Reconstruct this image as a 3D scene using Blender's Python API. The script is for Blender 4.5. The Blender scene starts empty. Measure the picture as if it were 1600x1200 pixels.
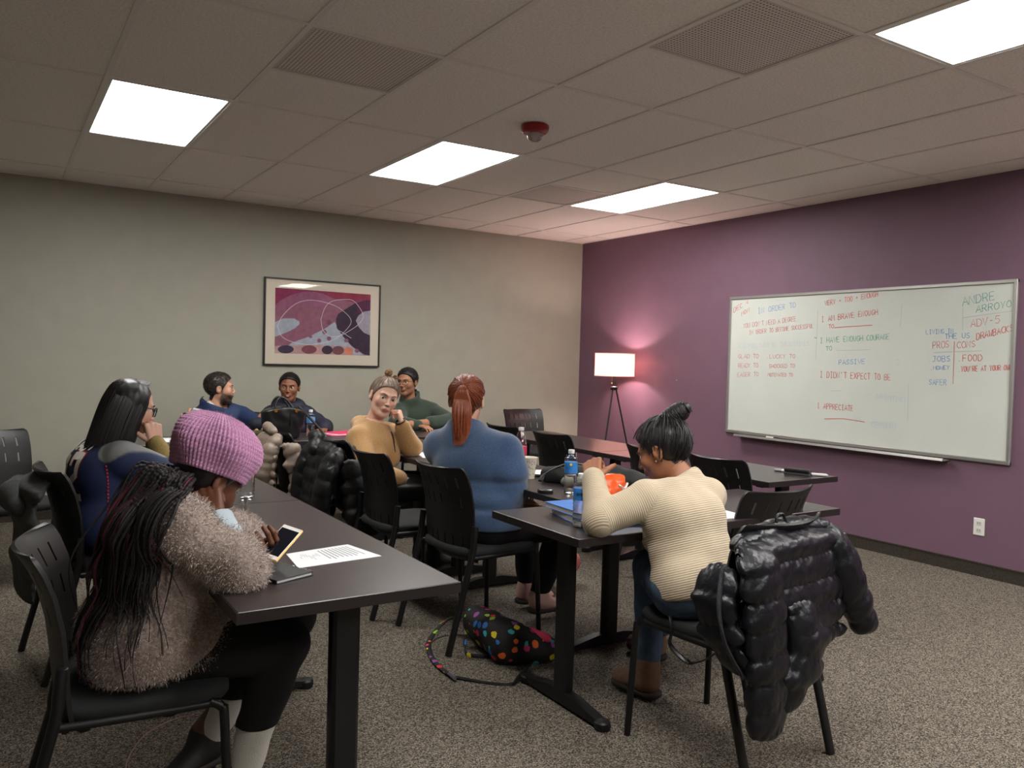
import bpy, bmesh, math, random
import numpy as np
from mathutils import Vector, Matrix

# ------------------------------------------------------------------ camera, light, exposure
CAM = np.array([-5.6024, -7.4034, 1.3746]); FPX = 1274.94
def _rot(a, b, c):
    ca, sa, cb, sb, cc, sc = math.cos(a), math.sin(a), math.cos(b), math.sin(b), math.cos(c), math.sin(c)
    Rz = np.array([[ca, -sa, 0], [sa, ca, 0], [0, 0, 1]]); Rx = np.array([[1, 0, 0], [0, cb, -sb], [0, sb, cb]])
    Ry = np.array([[cc, 0, sc], [0, 1, 0], [-sc, 0, cc]])
    return Rz @ Rx @ Ry
CR = _rot(-.5662, -.0310, -.0272)
scene = bpy.context.scene
col = scene.collection
cam = bpy.data.objects.new('camera', bpy.data.cameras.new('camera'))
col.objects.link(cam)
cam.data.sensor_width = 36; cam.data.lens = FPX / 1600 * 36
cam.data.clip_start = .05
m4 = Matrix.Identity(4)
for r in range(3):
    m4[r][0] = CR[r, 0]; m4[r][1] = CR[r, 2]; m4[r][2] = -CR[r, 1]; m4[r][3] = CAM[r]
cam.matrix_world = m4
scene.camera = cam
scene.view_settings.view_transform = 'Standard'
scene.view_settings.look = 'None'
scene.view_settings.gamma = 1
scene.view_settings.use_curve_mapping = False
scene.view_settings.exposure = 1.8
world = bpy.data.worlds.new('world'); scene.world = world
world.use_nodes = True
world.node_tree.nodes['Background'].inputs[0].default_value = (.75, .78, .8, 1)
world.node_tree.nodes['Background'].inputs[1].default_value = 0
TROFFER = 6.5          # strength of the ceiling panels
LAMP_W = 54.0          # watts of the floor lamp bulb

def ray(x, y): return CR @ np.array([(x - 800) / FPX, 1, -(y - 600) / FPX])
def pz(x, y, z): d = ray(x, y); return CAM + d * (z - CAM[2]) / d[2]
def px(x, y, X): d = ray(x, y); return CAM + d * (X - CAM[0]) / d[0]
def py(x, y, Y): d = ray(x, y); return CAM + d * (Y - CAM[1]) / d[1]
def A(*v): return np.array(v, float)
def nrm(v): v = np.asarray(v, float); return v / np.linalg.norm(v)

# ------------------------------------------------------------------ materials
def lin(c):
    return tuple(((v / 12.92) if v <= .04045 else ((v + .055) / 1.055) ** 2.4) for v in c)
def rgb(r, g, b): return lin((r / 255, g / 255, b / 255)) + (1,)
MATS = {}
def mat(name, c=None, rough=.6, metal=0, spec=.5, var=0, vscale=30, bump=0, bscale=200, sheen=0, attr=None, coat=0, trans=0, ior=1.45, alpha=1, emit=None, estr=0, rib=None, stretch=None, aniso=0):
    if name in MATS: return MATS[name]
    m = bpy.data.materials.new(name); m.use_nodes = True
    nt = m.node_tree; N = nt.nodes; L = nt.links
    b = N['Principled BSDF']
    b.inputs['Roughness'].default_value = rough; b.inputs['Metallic'].default_value = metal
    b.inputs['Specular IOR Level'].default_value = spec
    b.inputs['Coat Weight'].default_value = coat; b.inputs['Coat Roughness'].default_value = .15
    b.inputs['Transmission Weight'].default_value = trans; b.inputs['IOR'].default_value = ior
    b.inputs['Alpha'].default_value = alpha
    if sheen: b.inputs['Sheen Weight'].default_value = sheen; b.inputs['Sheen Roughness'].default_value = .5
    if aniso: b.inputs['Anisotropic'].default_value = aniso
    if emit: b.inputs['Emission Color'].default_value = emit; b.inputs['Emission Strength'].default_value = estr
    src = None
    if attr:
        a = N.new('ShaderNodeAttribute'); a.attribute_name = attr; src = a.outputs['Color']
    elif c: b.inputs['Base Color'].default_value = c
    tc = N.new('ShaderNodeTexCoord'); co = tc.outputs['Object']
    if stretch:
        mp = N.new('ShaderNodeMapping'); mp.inputs['Scale'].default_value = stretch; L.new(co, mp.inputs[0]); co = mp.outputs[0]
    if var:
        n = N.new('ShaderNodeTexNoise'); n.inputs['Scale'].default_value = vscale; n.inputs['Detail'].default_value = 3
        L.new(co, n.inputs['Vector'])
        r = N.new('ShaderNodeMapRange'); r.inputs[1].default_value = .3; r.inputs[2].default_value = .7
        r.inputs[3].default_value = 1 - var; r.inputs[4].default_value = 1 + var
        L.new(n.outputs[0], r.inputs[0])
        mx = N.new('ShaderNodeMix'); mx.data_type = 'RGBA'; mx.blend_type = 'MULTIPLY'; mx.inputs[0].default_value = 1
        if src: L.new(src, mx.inputs[6])
        else: mx.inputs[6].default_value = c
        L.new(r.outputs[0], mx.inputs[7]); src = mx.outputs[2]
    hgt = None
    if rib:                       # (attribute, ribs per metre, strength, colour depth)
        a = N.new('ShaderNodeAttribute'); a.attribute_name = rib[0]
        mu = N.new('ShaderNodeMath'); mu.operation = 'MULTIPLY'; mu.inputs[1].default_value = rib[1] * 2 * math.pi
        L.new(a.outputs['Fac'], mu.inputs[0])
        sn = N.new('ShaderNodeMath'); sn.operation = 'SINE'; L.new(mu.outputs[0], sn.inputs[0])
        bp = N.new('ShaderNodeBump'); bp.inputs['Strength'].default_value = rib[2]; bp.inputs['Distance'].default_value = .004
        L.new(sn.outputs[0], bp.inputs['Height']); hgt = bp
        if rib[3]:
            r = N.new('ShaderNodeMapRange'); r.inputs[1].default_value = -1; r.inputs[2].default_value = 1
            r.inputs[3].default_value = 1 - rib[3]; r.inputs[4].default_value = 1 + rib[3] * .4
            L.new(sn.outputs[0], r.inputs[0])
            mx = N.new('ShaderNodeMix'); mx.data_type = 'RGBA'; mx.blend_type = 'MULTIPLY'; mx.inputs[0].default_value = 1
            if src: L.new(src, mx.inputs[6])
            else: mx.inputs[6].default_value = c
            L.new(r.outputs[0], mx.inputs[7]); src = mx.outputs[2]
    if src: L.new(src, b.inputs['Base Color'])
    if bump:
        n = N.new('ShaderNodeTexNoise'); n.inputs['Scale'].default_value = bscale; n.inputs['Detail'].default_value = 2
        L.new(co, n.inputs['Vector'])
        bp = N.new('ShaderNodeBump'); bp.inputs['Strength'].default_value = bump; bp.inputs['Distance'].default_value = .004
        L.new(n.outputs[0], bp.inputs['Height'])
        if hgt: L.new(hgt.outputs[0], bp.inputs['Normal'])
        hgt = bp
    if hgt: L.new(hgt.outputs[0], b.inputs['Normal'])
    MATS[name] = m
    return m

# ------------------------------------------------------------------ object helpers
def link(name, me, m=None, parent=None):
    o = bpy.data.objects.new(name, me); col.objects.link(o)
    if m is not None and me is not None:
        me.materials.clear()
        for q in (m if isinstance(m, (list, tuple)) else [m]): me.materials.append(q)
    if parent is not None:
        o.parent = parent
        if parent.name in WROOT: o.matrix_parent_inverse = Matrix.Translation(-parent.location)
    return o
WROOT = set()      # roots whose parts are modelled in room coordinates
def wroot(o): WROOT.add(o.name); return o
def tag(o, label, cat, group=None, kind=None):
    o['label'] = label
    if cat: o['category'] = cat
    if group: o['group'] = group
    if kind: o['kind'] = kind
    return o
def empty(name, loc=(0, 0, 0), rz=0, parent=None):
    o = bpy.data.objects.new(name, None); col.objects.link(o)
    o.location = loc; o.rotation_euler = (0, 0, rz); o.empty_display_size = .1
    if parent is not None: o.parent = parent
    return o
def struct(o, label=None):
    o['kind'] = 'structure'
    if label: o['label'] = label; o['category'] = o.name.split('_')[0]
    return o
class MB:
    """collects closed shapes into one mesh"""
    def __init__(s): s.v = []; s.f = []; s.c = []; s.mi = []
    def add(s, v, f, colr=None, mi=0):
        n = len(s.v); s.v += [tuple(map(float, p)) for p in v]; s.f += [tuple(int(i) + n for i in q) for q in f]
        s.mi += [mi] * len(f); s.c += [colr or (1, 1, 1, 1)] * len(v); return s
    def box(s, lo, hi, mi=0, colr=None, bev=0, M=None):
        lo = A(*lo); hi = A(*hi)
        if bev:
            b = min(bev, *(.49 * (hi - lo)))
            c = (lo + hi) / 2; h = (hi - lo) / 2; v = []; 
            idx = {}
            for sx in (-1, 1):
                for sy in (-1, 1):
                    for sz in (-1, 1):
                        for ax in range(3):
                            p = A(sx, sy, sz) * (h - b); p[ax] = (sx, sy, sz)[ax] * h[ax]
                            idx[(sx, sy, sz, ax)] = len(v); v.append(c + p)
            f = []
            for ax in range(3):
                o1, o2 = [a for a in range(3) if a != ax]
                for sg in (-1, 1):
                    q = []
                    for a, b_ in ((-1, -1), (1, -1), (1, 1), (-1, 1)):
                        k = [0, 0, 0]; k[ax] = sg; k[o1] = a; k[o2] = b_; q.append(idx[(*k, ax)])
                    flip = (sg < 0) ^ (ax == 1)
                    f.append(q[::-1] if flip else q)
            for ax in range(3):      # edges parallel to ax
                o1, o2 = [a for a in range(3) if a != ax]
                for a in (-1, 1):
                    for b_ in (-1, 1):
                        k1 = [0, 0, 0]; k1[o1] = a; k1[o2] = b_; k2 = list(k1); k1[ax] = -1; k2[ax] = 1
                        f.append([idx[(*k1, o1)], idx[(*k2, o1)], idx[(*k2, o2)], idx[(*k1, o2)]])
            for sx in (-1, 1):
                for sy in (-1, 1):
                    for sz in (-1, 1):
                        f.append([idx[(sx, sy, sz, 0)], idx[(sx, sy, sz, 1)], idx[(sx, sy, sz, 2)]])
        else:
            x0, y0, z0 = lo; x1, y1, z1 = hi
            v = [(x0, y0, z0), (x1, y0, z0), (x1, y1, z0), (x0, y1, z0), (x0, y0, z1), (x1, y0, z1), (x1, y1, z1), (x0, y1, z1)]
            f = [(0, 3, 2, 1), (4, 5, 6, 7), (0, 1, 5, 4), (1, 2, 6, 5), (2, 3, 7, 6), (3, 0, 4, 7)]
        if M is not None: v = [M @ Vector(p) for p in v]
        return s.add(v, f, colr, mi)
    def tube(s, pts, rad, n=8, mi=0, colr=None, flat=None):
        v, f = tube_geo(pts, rad, n, flat); return s.add(v, f, colr, mi)
    def lathe(s, prof, n=20, M=None, mi=0, colr=None):
        v = []; f = []
        for r, z in prof:
            for k in range(n):
                a = 2 * math.pi * k / n; v.append((r * math.cos(a), r * math.sin(a), z))
        for i in range(len(prof) - 1):
            for k in range(n):
                a, b = i * n + k, i * n + (k + 1) % n
                f.append((a, b, b + n, a + n))
        if prof[0][0] > 1e-6: f.append(tuple(range(n))[::-1])
        if prof[-1][0] > 1e-6: f.append(tuple(range((len(prof) - 1) * n, len(prof) * n)))
        if M is not None: v = [M @ Vector(p) for p in v]
        return s.add(v, f, colr, mi)
    def prism(s, poly, z0, z1, M=None, mi=0, colr=None):
        n = len(poly); v = [(x, y, z0) for x, y in poly] + [(x, y, z1) for x, y in poly]
        f = [tuple(range(n))[::-1], tuple(range(n, 2 * n))] + [(k, (k + 1) % n, n + (k + 1) % n, n + k) for k in range(n)]
        if M is not None: v = [M @ Vector(p) for p in v]
        return s.add(v, f, colr, mi)
    def build(s, name, m, parent=None, smooth=False, colattr=False, fix=True):
        me = bpy.data.meshes.new(name); me.from_pydata(s.v, [], s.f)
        if fix:
            bm = bmesh.new(); bm.from_mesh(me); bmesh.ops.recalc_face_normals(bm, faces=bm.faces); bm.to_mesh(me); bm.free()
        o = link(name, me, m, parent)
        if any(s.mi): me.polygons.foreach_set('material_index', s.mi)
        if colattr:
            a = me.color_attributes.new('col', 'FLOAT_COLOR', 'POINT'); a.data.foreach_set('color', np.array(s.c, np.float32).ravel())
        if smooth:
            me.polygons.foreach_set('use_smooth', [True] * len(me.polygons))
            if smooth != True: me.set_sharp_from_angle(angle=math.radians(smooth))
        return o
def tube_geo(pts, rad, n=8, flat=None):
    """swept tube; flat = (normal vector, ratio) squashes it along that normal"""
    P = np.array(pts, float); m = len(P)
    R = np.full(m, rad, float) if np.isscalar(rad) else np.array(rad, float)
    T = np.gradient(P, axis=0); T /= np.linalg.norm(T, axis=1)[:, None] + 1e-12
    u = np.cross(T[0], A(0, 0, 1)); 
    if np.linalg.norm(u) < .05: u = np.cross(T[0], A(1, 0, 0))
    u = nrm(u); V = []
    ang = np.arange(n) * 2 * math.pi / n
    for i in range(m):
        if flat is not None:
            w = nrm(np.cross(T[i], flat[0])); u = w
        u = nrm(u - T[i] * (u @ T[i])); w = np.cross(T[i], u)
        k = flat[1] if flat is not None else 1
        V.append(P[i] + R[i] * (np.cos(ang)[:, None] * u + k * np.sin(ang)[:, None] * w))
    V = np.concatenate(V); F = []
    for i in range(m - 1):
        for k in range(n):
            a, b = i * n + k, i * n + (k + 1) % n
            F.append((a, b, b + n, a + n))
    F.append(tuple(range(n))[::-1]); F.append(tuple(range((m - 1) * n, m * n)))
    return V, F
def smoothpath(pts, k=6):
    """Catmull-Rom resample"""
    P = [A(*p) for p in pts]; P = [2 * P[0] - P[1]] + P + [2 * P[-1] - P[-2]]; out = []
    for i in range(1, len(P) - 2):
        for j in range(k):
            t = j / k; a, b, c, d = P[i - 1:i + 3]
            out.append(.5 * ((2 * b) + (c - a) * t + (2 * a - 5 * b + 4 * c - d) * t * t + (3 * b - a - 3 * c + d) * t ** 3))
    out.append(P[-2]); return np.array(out)
def copy_tree(o, parent=None):
    c = o.copy(); col.objects.link(c); c.parent = parent
    for ch in list(o.children): copy_tree(ch, c)
    return c
def np_mesh(name, V, F, m, parent=None, smooth=True, attrs=None, colr=None):
    me = bpy.data.meshes.new(name)
    V = np.asarray(V, np.float32); F = np.asarray(F, np.int32); k = F.shape[1]
    me.vertices.add(len(V)); me.vertices.foreach_set('co', V.ravel())
    me.loops.add(F.size); me.loops.foreach_set('vertex_index', F.ravel())
    me.polygons.add(len(F)); me.polygons.foreach_set('loop_start', np.arange(0, F.size, k, dtype=np.int32))
    me.update(calc_edges=True); me.validate()
    if smooth: me.polygons.foreach_set('use_smooth', np.ones(len(me.polygons), bool))
    for a, d in (attrs or {}).items():
        at = me.attributes.new(a, 'FLOAT', 'POINT'); at.data.foreach_set('value', np.asarray(d, np.float32))
    if colr is not None:
        at = me.color_attributes.new('col', 'FLOAT_COLOR', 'POINT'); at.data.foreach_set('color', np.asarray(colr, np.float32).ravel())
    return link(name, me, m, parent)

# ------------------------------------------------------------------ room shell
FT = .6096; GX, GY, H = -5.147, -2.9347, 2.6905
XL, YF = -8.7, -11.2
def wall_mat(name, c, v=.03):
    return mat(name, c, rough=.55, spec=.35, var=v, vscale=6, bump=.12, bscale=160)
M_grey = wall_mat('grey_paint', rgb(164, 162, 148)); M_purple = wall_mat('purple_paint', rgb(116, 88, 104))
for nm, lo, hi, m, lb in (('wall_back', (XL - .1, 0, 0), (.1, .12, H + .2), M_grey, 'grey painted wall with the framed abstract print'),
                      ('wall_right', (0, YF - .1, 0), (.12, 0, H + .2), M_purple, 'purple painted accent wall behind the whiteboard'),
                      ('wall_left', (XL - .12, YF - .1, 0), (XL, 0, H + .2), M_grey, 'grey painted side wall'),
                      ('wall_front', (XL, YF - .12, 0), (0, YF, H + .2), M_grey, 'grey painted wall opposite the framed print')):
    struct(MB().box(lo, hi).build(nm, m), lb)
# carpet: mottled loop pile
def carpet():
    m = bpy.data.materials.new('carpet'); m.use_nodes = True; nt = m.node_tree; N = nt.nodes; L = nt.links; b = N['Principled BSDF']
    b.inputs['Roughness'].default_value = .95; b.inputs['Specular IOR Level'].default_value = .1
    tc = N.new('ShaderNodeTexCoord')
    v = N.new('ShaderNodeTexVoronoi'); v.inputs['Scale'].default_value = 235; L.new(tc.outputs['Object'], v.inputs['Vector'])
    n = N.new('ShaderNodeTexNoise'); n.inputs['Scale'].default_value = 200; n.inputs['Detail'].default_value = 4; L.new(tc.outputs['Object'], n.inputs['Vector'])
    sep = N.new('ShaderNodeSeparateColor'); L.new(v.outputs['Color'], sep.inputs[0])
    add = N.new('ShaderNodeMath'); add.operation = 'ADD'; L.new(sep.outputs[0], add.inputs[0]); L.new(n.outputs[0], add.inputs[1])
    cr = N.new('ShaderNodeValToRGB'); e = cr.color_ramp.elements
    e[0].position = .30; e[0].color = rgb(60, 55, 49); e[1].position = .72; e[1].color = rgb(156, 146, 132)
    k = cr.color_ramp.elements.new(.5); k.color = rgb(101, 94, 85)
    mr = N.new('ShaderNodeMath'); mr.operation = 'MULTIPLY'; mr.inputs[1].default_value = .5; L.new(add.outputs[0], mr.inputs[0])
    L.new(mr.outputs[0], cr.inputs[0])
    L.new(cr.outputs[0], b.inputs['Base Color'])
    bp = N.new('ShaderNodeBump'); bp.inputs['Strength'].default_value = .8; bp.inputs['Distance'].default_value = .006
    L.new(v.outputs['Distance'], bp.inputs['Height']); bp.invert = True; L.new(bp.outputs[0], b.inputs['Normal'])
    return m
M_carpet = carpet()
struct(MB().box((XL, YF, -.1), (0, 0, 0)).build('floor', M_carpet), 'mottled grey brown loop pile carpet floor')
M_base = mat('carpet_base', rgb(64, 58, 52), rough=.95, spec=.1, var=.45, vscale=220, bump=.6, bscale=260)
bb = MB().box((-.012, YF, 0), (0, 0, .088)).box((-.016, YF, .084), (0, 0, .092)).build('baseboard_right', M_base); struct(bb, 'dark carpet strip along the foot of the purple wall')
bb = MB().box((XL, -.012, 0), (-.012, 0, .088)).box((XL, -.016, .084), (-.012, 0, .092)).build('baseboard_back', M_base); struct(bb, 'dark carpet strip along the foot of the grey wall')
# ceiling: slab above, T bars, one object for each tile
M_tile = mat('ceiling_tile', rgb(245, 240, 231), rough=.9, spec=.1, var=.10, vscale=90, bump=.5, bscale=120)
M_bar = mat('tbar', rgb(236, 231, 224), rough=.6)
M_dark = mat('plenum', rgb(60, 58, 56), rough=.9)
ceil = MB().box((XL, YF, H + .08), (0, 0, H + .2)).build('ceiling', M_dark); struct(ceil, 'dropped ceiling of white mineral tiles in a metal grid')
ks = range(-6, 9); js = range(-7, 3)
lights = [(0, 0), (3, 0), (6, 0), (4, -3), (1, -3), (7, -3), (7, -5), (4, -5), (1, -5)]
vents = {(1, -1): 0, (3, -2): 0, (5, 0): 1, (-3, -3): 0}
bars = MB()
for k in range(-6, 10):
    x = GX + k * FT
    if XL < x < 0: bars.box((x - .012, YF, H - .002), (x + .012, 0, H + .03))
for j in range(-7, 4):
    y = GY + j * 2 * FT
    if YF < y < 0: bars.box((XL, y - .012, H - .0015), (0, y + .012, H + .03))
for (k, j) in vents:
    bars.box((GX + k * FT, GY + (2 * j + 1) * FT - .012, H - .0012), (GX + (k + 1) * FT, GY + (2 * j + 1) * FT + .012, H + .03))
bars.box((XL, -.02, H - .002), (0, 0, H + .03)).box((-.02, YF, H - .001), (0, 0, H + .03))
bars.build('grid', M_bar, ceil)
tile_me = {}
def tile(x0, y0, x1, y1):
    key = (round(x1 - x0, 3), round(y1 - y0, 3))
    o = None
    if key not in tile_me:
        o = MB().box((0, 0, 0), (x1 - x0, y1 - y0, .018), bev=.004).build('tile', M_tile, ceil); tile_me[key] = o.data
    else: o = link('tile', tile_me[key], None, ceil)
    o.location = (x0, y0, H + .003 + random.Random(x0 * 7 + y0).uniform(0, .0025))
for k in ks:
    for j in js:
        x0, x1 = max(GX + k * FT, XL) + .004, min(GX + (k + 1) * FT, 0) - .004
        y0, y1 = max(GY + 2 * j * FT, YF) + .004, min(GY + 2 * (j + 1) * FT, 0) - .004
        if x1 - x0 < .03 or y1 - y0 < .03: continue
        if (k, j) in lights: continue
        if (k, j) in vents:
            s = vents[(k, j)]; ym = GY + (2 * j + 1) * FT
            if s == 0: tile(x0, ym + .004, x1, y1)
            else: tile(x0, y0, x1, ym - .004)
            continue
        tile(x0, y0, x1, y1)
# light troffers
M_emit = mat('light_panel', (1, 1, 1, 1), emit=(1, .985, .95, 1), estr=TROFFER)
M_white = mat('white_enamel', rgb(225, 223, 218), rough=.35)
NM = {(0, 0): 'bright ceiling light panel above the person in the football jersey', (3, 0): 'bright ceiling light panel between the red alarm and the framed print',
      (6, 0): 'bright ceiling light panel beside a small vent above the tripod lamp', (4, -3): 'bright ceiling light panel touching the corner of the perforated vent'}
def troffer(k, j):
    x0, y0 = GX + k * FT, GY + 2 * j * FT
    t = empty('ceiling_light' if (k, j) in NM else 'ceiling_light_offscreen', (x0, y0, H))
    b = MB(); W, D = FT, 2 * FT
    b.box((.012, .012, 0), (.03, D - .012, .06)).box((W - .03, .012, 0), (W - .012, D - .012, .06)).box((.03, .012, 0), (W - .03, .03, .06)).box((.03, D - .03, 0), (W - .03, D - .012, .06))
    b.build('frame', M_white, t)
    MB().box((.03, .03, .012), (W - .03, D - .03, .018)).build('diffuser', M_emit, t)
    MB().box((.012, .012, .06), (W - .012, D - .012, .075)).build('housing', M_white, t)
    return t
for kj in lights:
    tag(troffer(*kj), NM.get(kj, 'bright ceiling light panel at the back part of the room'), 'ceiling light', 'ceiling light panels')
# perforated return vents
def vent_mat():
    m = bpy.data.materials.new('perforated_metal'); m.use_nodes = True; nt = m.node_tree; N = nt.nodes; L = nt.links; b = N['Principled BSDF']
    b.inputs['Roughness'].default_value = .6
    tc = N.new('ShaderNodeTexCoord'); v = N.new('ShaderNodeTexVoronoi'); v.inputs['Scale'].default_value = 58; v.inputs['Randomness'].default_value = 0
    L.new(tc.outputs['Object'], v.inputs['Vector'])
    cr = N.new('ShaderNodeValToRGB'); e = cr.color_ramp.elements; e[0].position = .32; e[0].color = rgb(122, 115, 108); e[1].position = .42; e[1].color = rgb(228, 220, 212)
    L.new(v.outputs['Distance'], cr.inputs[0]); L.new(cr.outputs[0], b.inputs['Base Color'])
    return m
M_vent = vent_mat()
VL = {(1, -1): 'square perforated ceiling vent beside the large light panel over the jersey', (3, -2): 'square perforated ceiling vent at the corner of the light panel', (5, 0): 'square perforated ceiling vent above the corner with the tripod lamp', (-3, -3): 'square perforated ceiling vent on the far left ceiling'}
for (k, j), s in vents.items():
    x0 = GX + k * FT; y0 = GY + (2 * j + s) * FT
    t = empty('ceiling_vent', (x0, y0, H)); W = FT
    b = MB(); b.box((.012, .012, 0), (.026, W - .012, .03)).box((W - .026, .012, 0), (W - .012, W - .012, .03)).box((.026, .012, 0), (W - .026, .026, .03)).box((.026, W - .026, 0), (W - .026, W - .012, .03))
    b.build('frame', mat('vent_frame', rgb(206, 200, 192), rough=.5), t)
    MB().box((.026, .026, .004), (W - .026, W - .026, .008)).build('face_plate', M_vent, t)
    MB().box((W * .33, W * .33, .02), (W * .67, W * .67, .03)).build('duct_collar', M_dark, t)
    tag(t, VL[(k, j)], 'vent', 'ceiling vents')
# red strobe alarm
a = pz(836, 197, H); t = empty('fire_alarm', tuple(a))
M_red = mat('red_plastic', rgb(150, 22, 24), rough=.35)
MB().lathe([(.078, 0), (.08, -.006), (.076, -.03), (.066, -.04), (.05, -.042), (0, -.042)], 28).build('base', M_red, t, smooth=35)
MB().lathe([(.045, -.04), (.047, -.055), (.038, -.075), (.02, -.086), (0, -.089)], 20).build('strobe_lens', mat('clear_lens', rgb(225, 215, 210), rough=.08, trans=.7), t, smooth=40)
MB().lathe([(.012, -.042), (.012, -.07), (0, -.072)], 10).build('flash_tube', M_white, t)
tag(t, 'round red fire alarm with a clear strobe dome on the ceiling', 'alarm')

# ------------------------------------------------------------------ furniture
M_lam = mat('espresso_laminate', rgb(52, 44, 44), rough=.29, spec=.55, var=.08, vscale=14, stretch=(1, 1, 1), bump=.03, bscale=300)
M_edge = mat('espresso_edge', rgb(34, 28, 28), rough=.4)
M_blk = mat('black_powder_coat', rgb(17, 16, 17), rough=.45, bump=.05, bscale=500)
M_plas = mat('black_chair_plastic', rgb(20, 19, 20), rough=.42, bump=.12, bscale=900)
M_seat = mat('charcoal_upholstery', rgb(27, 28, 29), rough=.85, var=.15, vscale=300, bump=.35, bscale=600)
TZ = .74
def table(x0, y0, x1, y1, lbl, inset=(.15, .15), off=0):
    cx, cy = (x0 + x1) / 2, (y0 + y1) / 2
    t = empty('training_table', (cx, cy, 0)); w, d = (x1 - x0) / 2, (y1 - y0) / 2
    MB().box((-w + .001, -d + .001, TZ - .028), (w - .001, d - .001, TZ), bev=.0015).build('table_top', M_lam, t)
    b = MB(); e = .0022
    b.box((-w - e, -d - e, TZ - .03), (w + e, -d, TZ - .0012)).box((-w - e, d, TZ - .03), (w + e, d + e, TZ - .0012)).box((-w - e, -d, TZ - .03), (-w, d, TZ - .0012)).box((w, -d, TZ - .03), (w + e, d, TZ - .0012))
    b.box((-w, -d, TZ - .031), (w, d, TZ - .028)).build('edge_band', M_edge, t)
    along_y = d > w
    L, S = (d, w) if along_y else (w, d)
    for sg in (-1, 1):
        p = sg * (L - inset[0 if sg < 0 else 1])
        M = Matrix.Translation((off, p, 0)) if along_y else Matrix.Translation((p, off, 0)) @ Matrix.Rotation(math.pi / 2, 4, 'Z')
        b = MB()           # leg across local x, post at 0
        poly = [(.045 * math.cos(a) * (1 if abs(math.cos(a)) < .7 else .95), .026 * (1 if math.sin(a) > 0 else -1) * min(1, abs(math.sin(a)) * 1.7)) for a in np.linspace(0, 2 * math.pi, 17)[:-1]]
        b.prism(poly, .045, TZ - .05, M)
        b.box((-.2, -.03, TZ - .055), (.2, .03, TZ - .031), M=M, bev=.006)
        lg = b.build('leg', M_blk, t, smooth=30)
        b = MB(); fl = S - .02
        prof = [(-fl, .018), (-fl + .02, .03), (-.08, .062), (.08, .062), (fl - .02, .03), (fl, .018), (fl, .012), (-fl, .012)]
        R = M @ Matrix.Rotation(math.pi / 2, 4, 'X')
        b.prism(prof, -.022, .022, R)
        for e2 in (-1, 1): b.lathe([(.030, .002), (.031, .006), (.031, .028), (.026, .034), (0, .036)], 16, M @ Matrix.Translation((e2 * (fl - .025), 0, 0)))
        ft = b.build('foot', M_blk, lg, smooth=35)
    tag(t, lbl, 'table', 'dark training tables'); return t
TA = table(-5.10, -5.40, -4.485, -3.962, 'dark laminate training table under the phone and printed sheet', inset=(.14, .2), off=.02)
TA2 = table(-5.10, -3.958, -4.485, -2.51, 'dark laminate training table in front of the person in the jersey')
TB = table(-3.845, -5.11, -2.375, -4.517, 'dark laminate training table with the blue binder at the cream sweater person', inset=(.17, .2))
TF = table(-3.42, -4.511, -2.83, -3.082, 'dark laminate training table with the paper cup and dark cloth bag', inset=(.15, .15), off=.05)
TF2 = table(-3.42, -3.078, -2.83, -1.65, 'dark laminate training table under the elbow of the mustard hoodie person')
TC = table(-2.04, -4.43, -1.45, -2.932, 'dark laminate training table below the whiteboard with the eraser on it')
TC2 = table(-2.04, -2.928, -1.45, -1.42, 'dark laminate training table in front of the tripod lamp', )
TD = table(-5.02, -1.64, -3.58, -1.05, 'dark laminate training table carrying the black handbag')
TD2 = table(-3.576, -1.64, -2.12, -1.05, 'dark laminate training table in front of the person in the green pullover')

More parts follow.
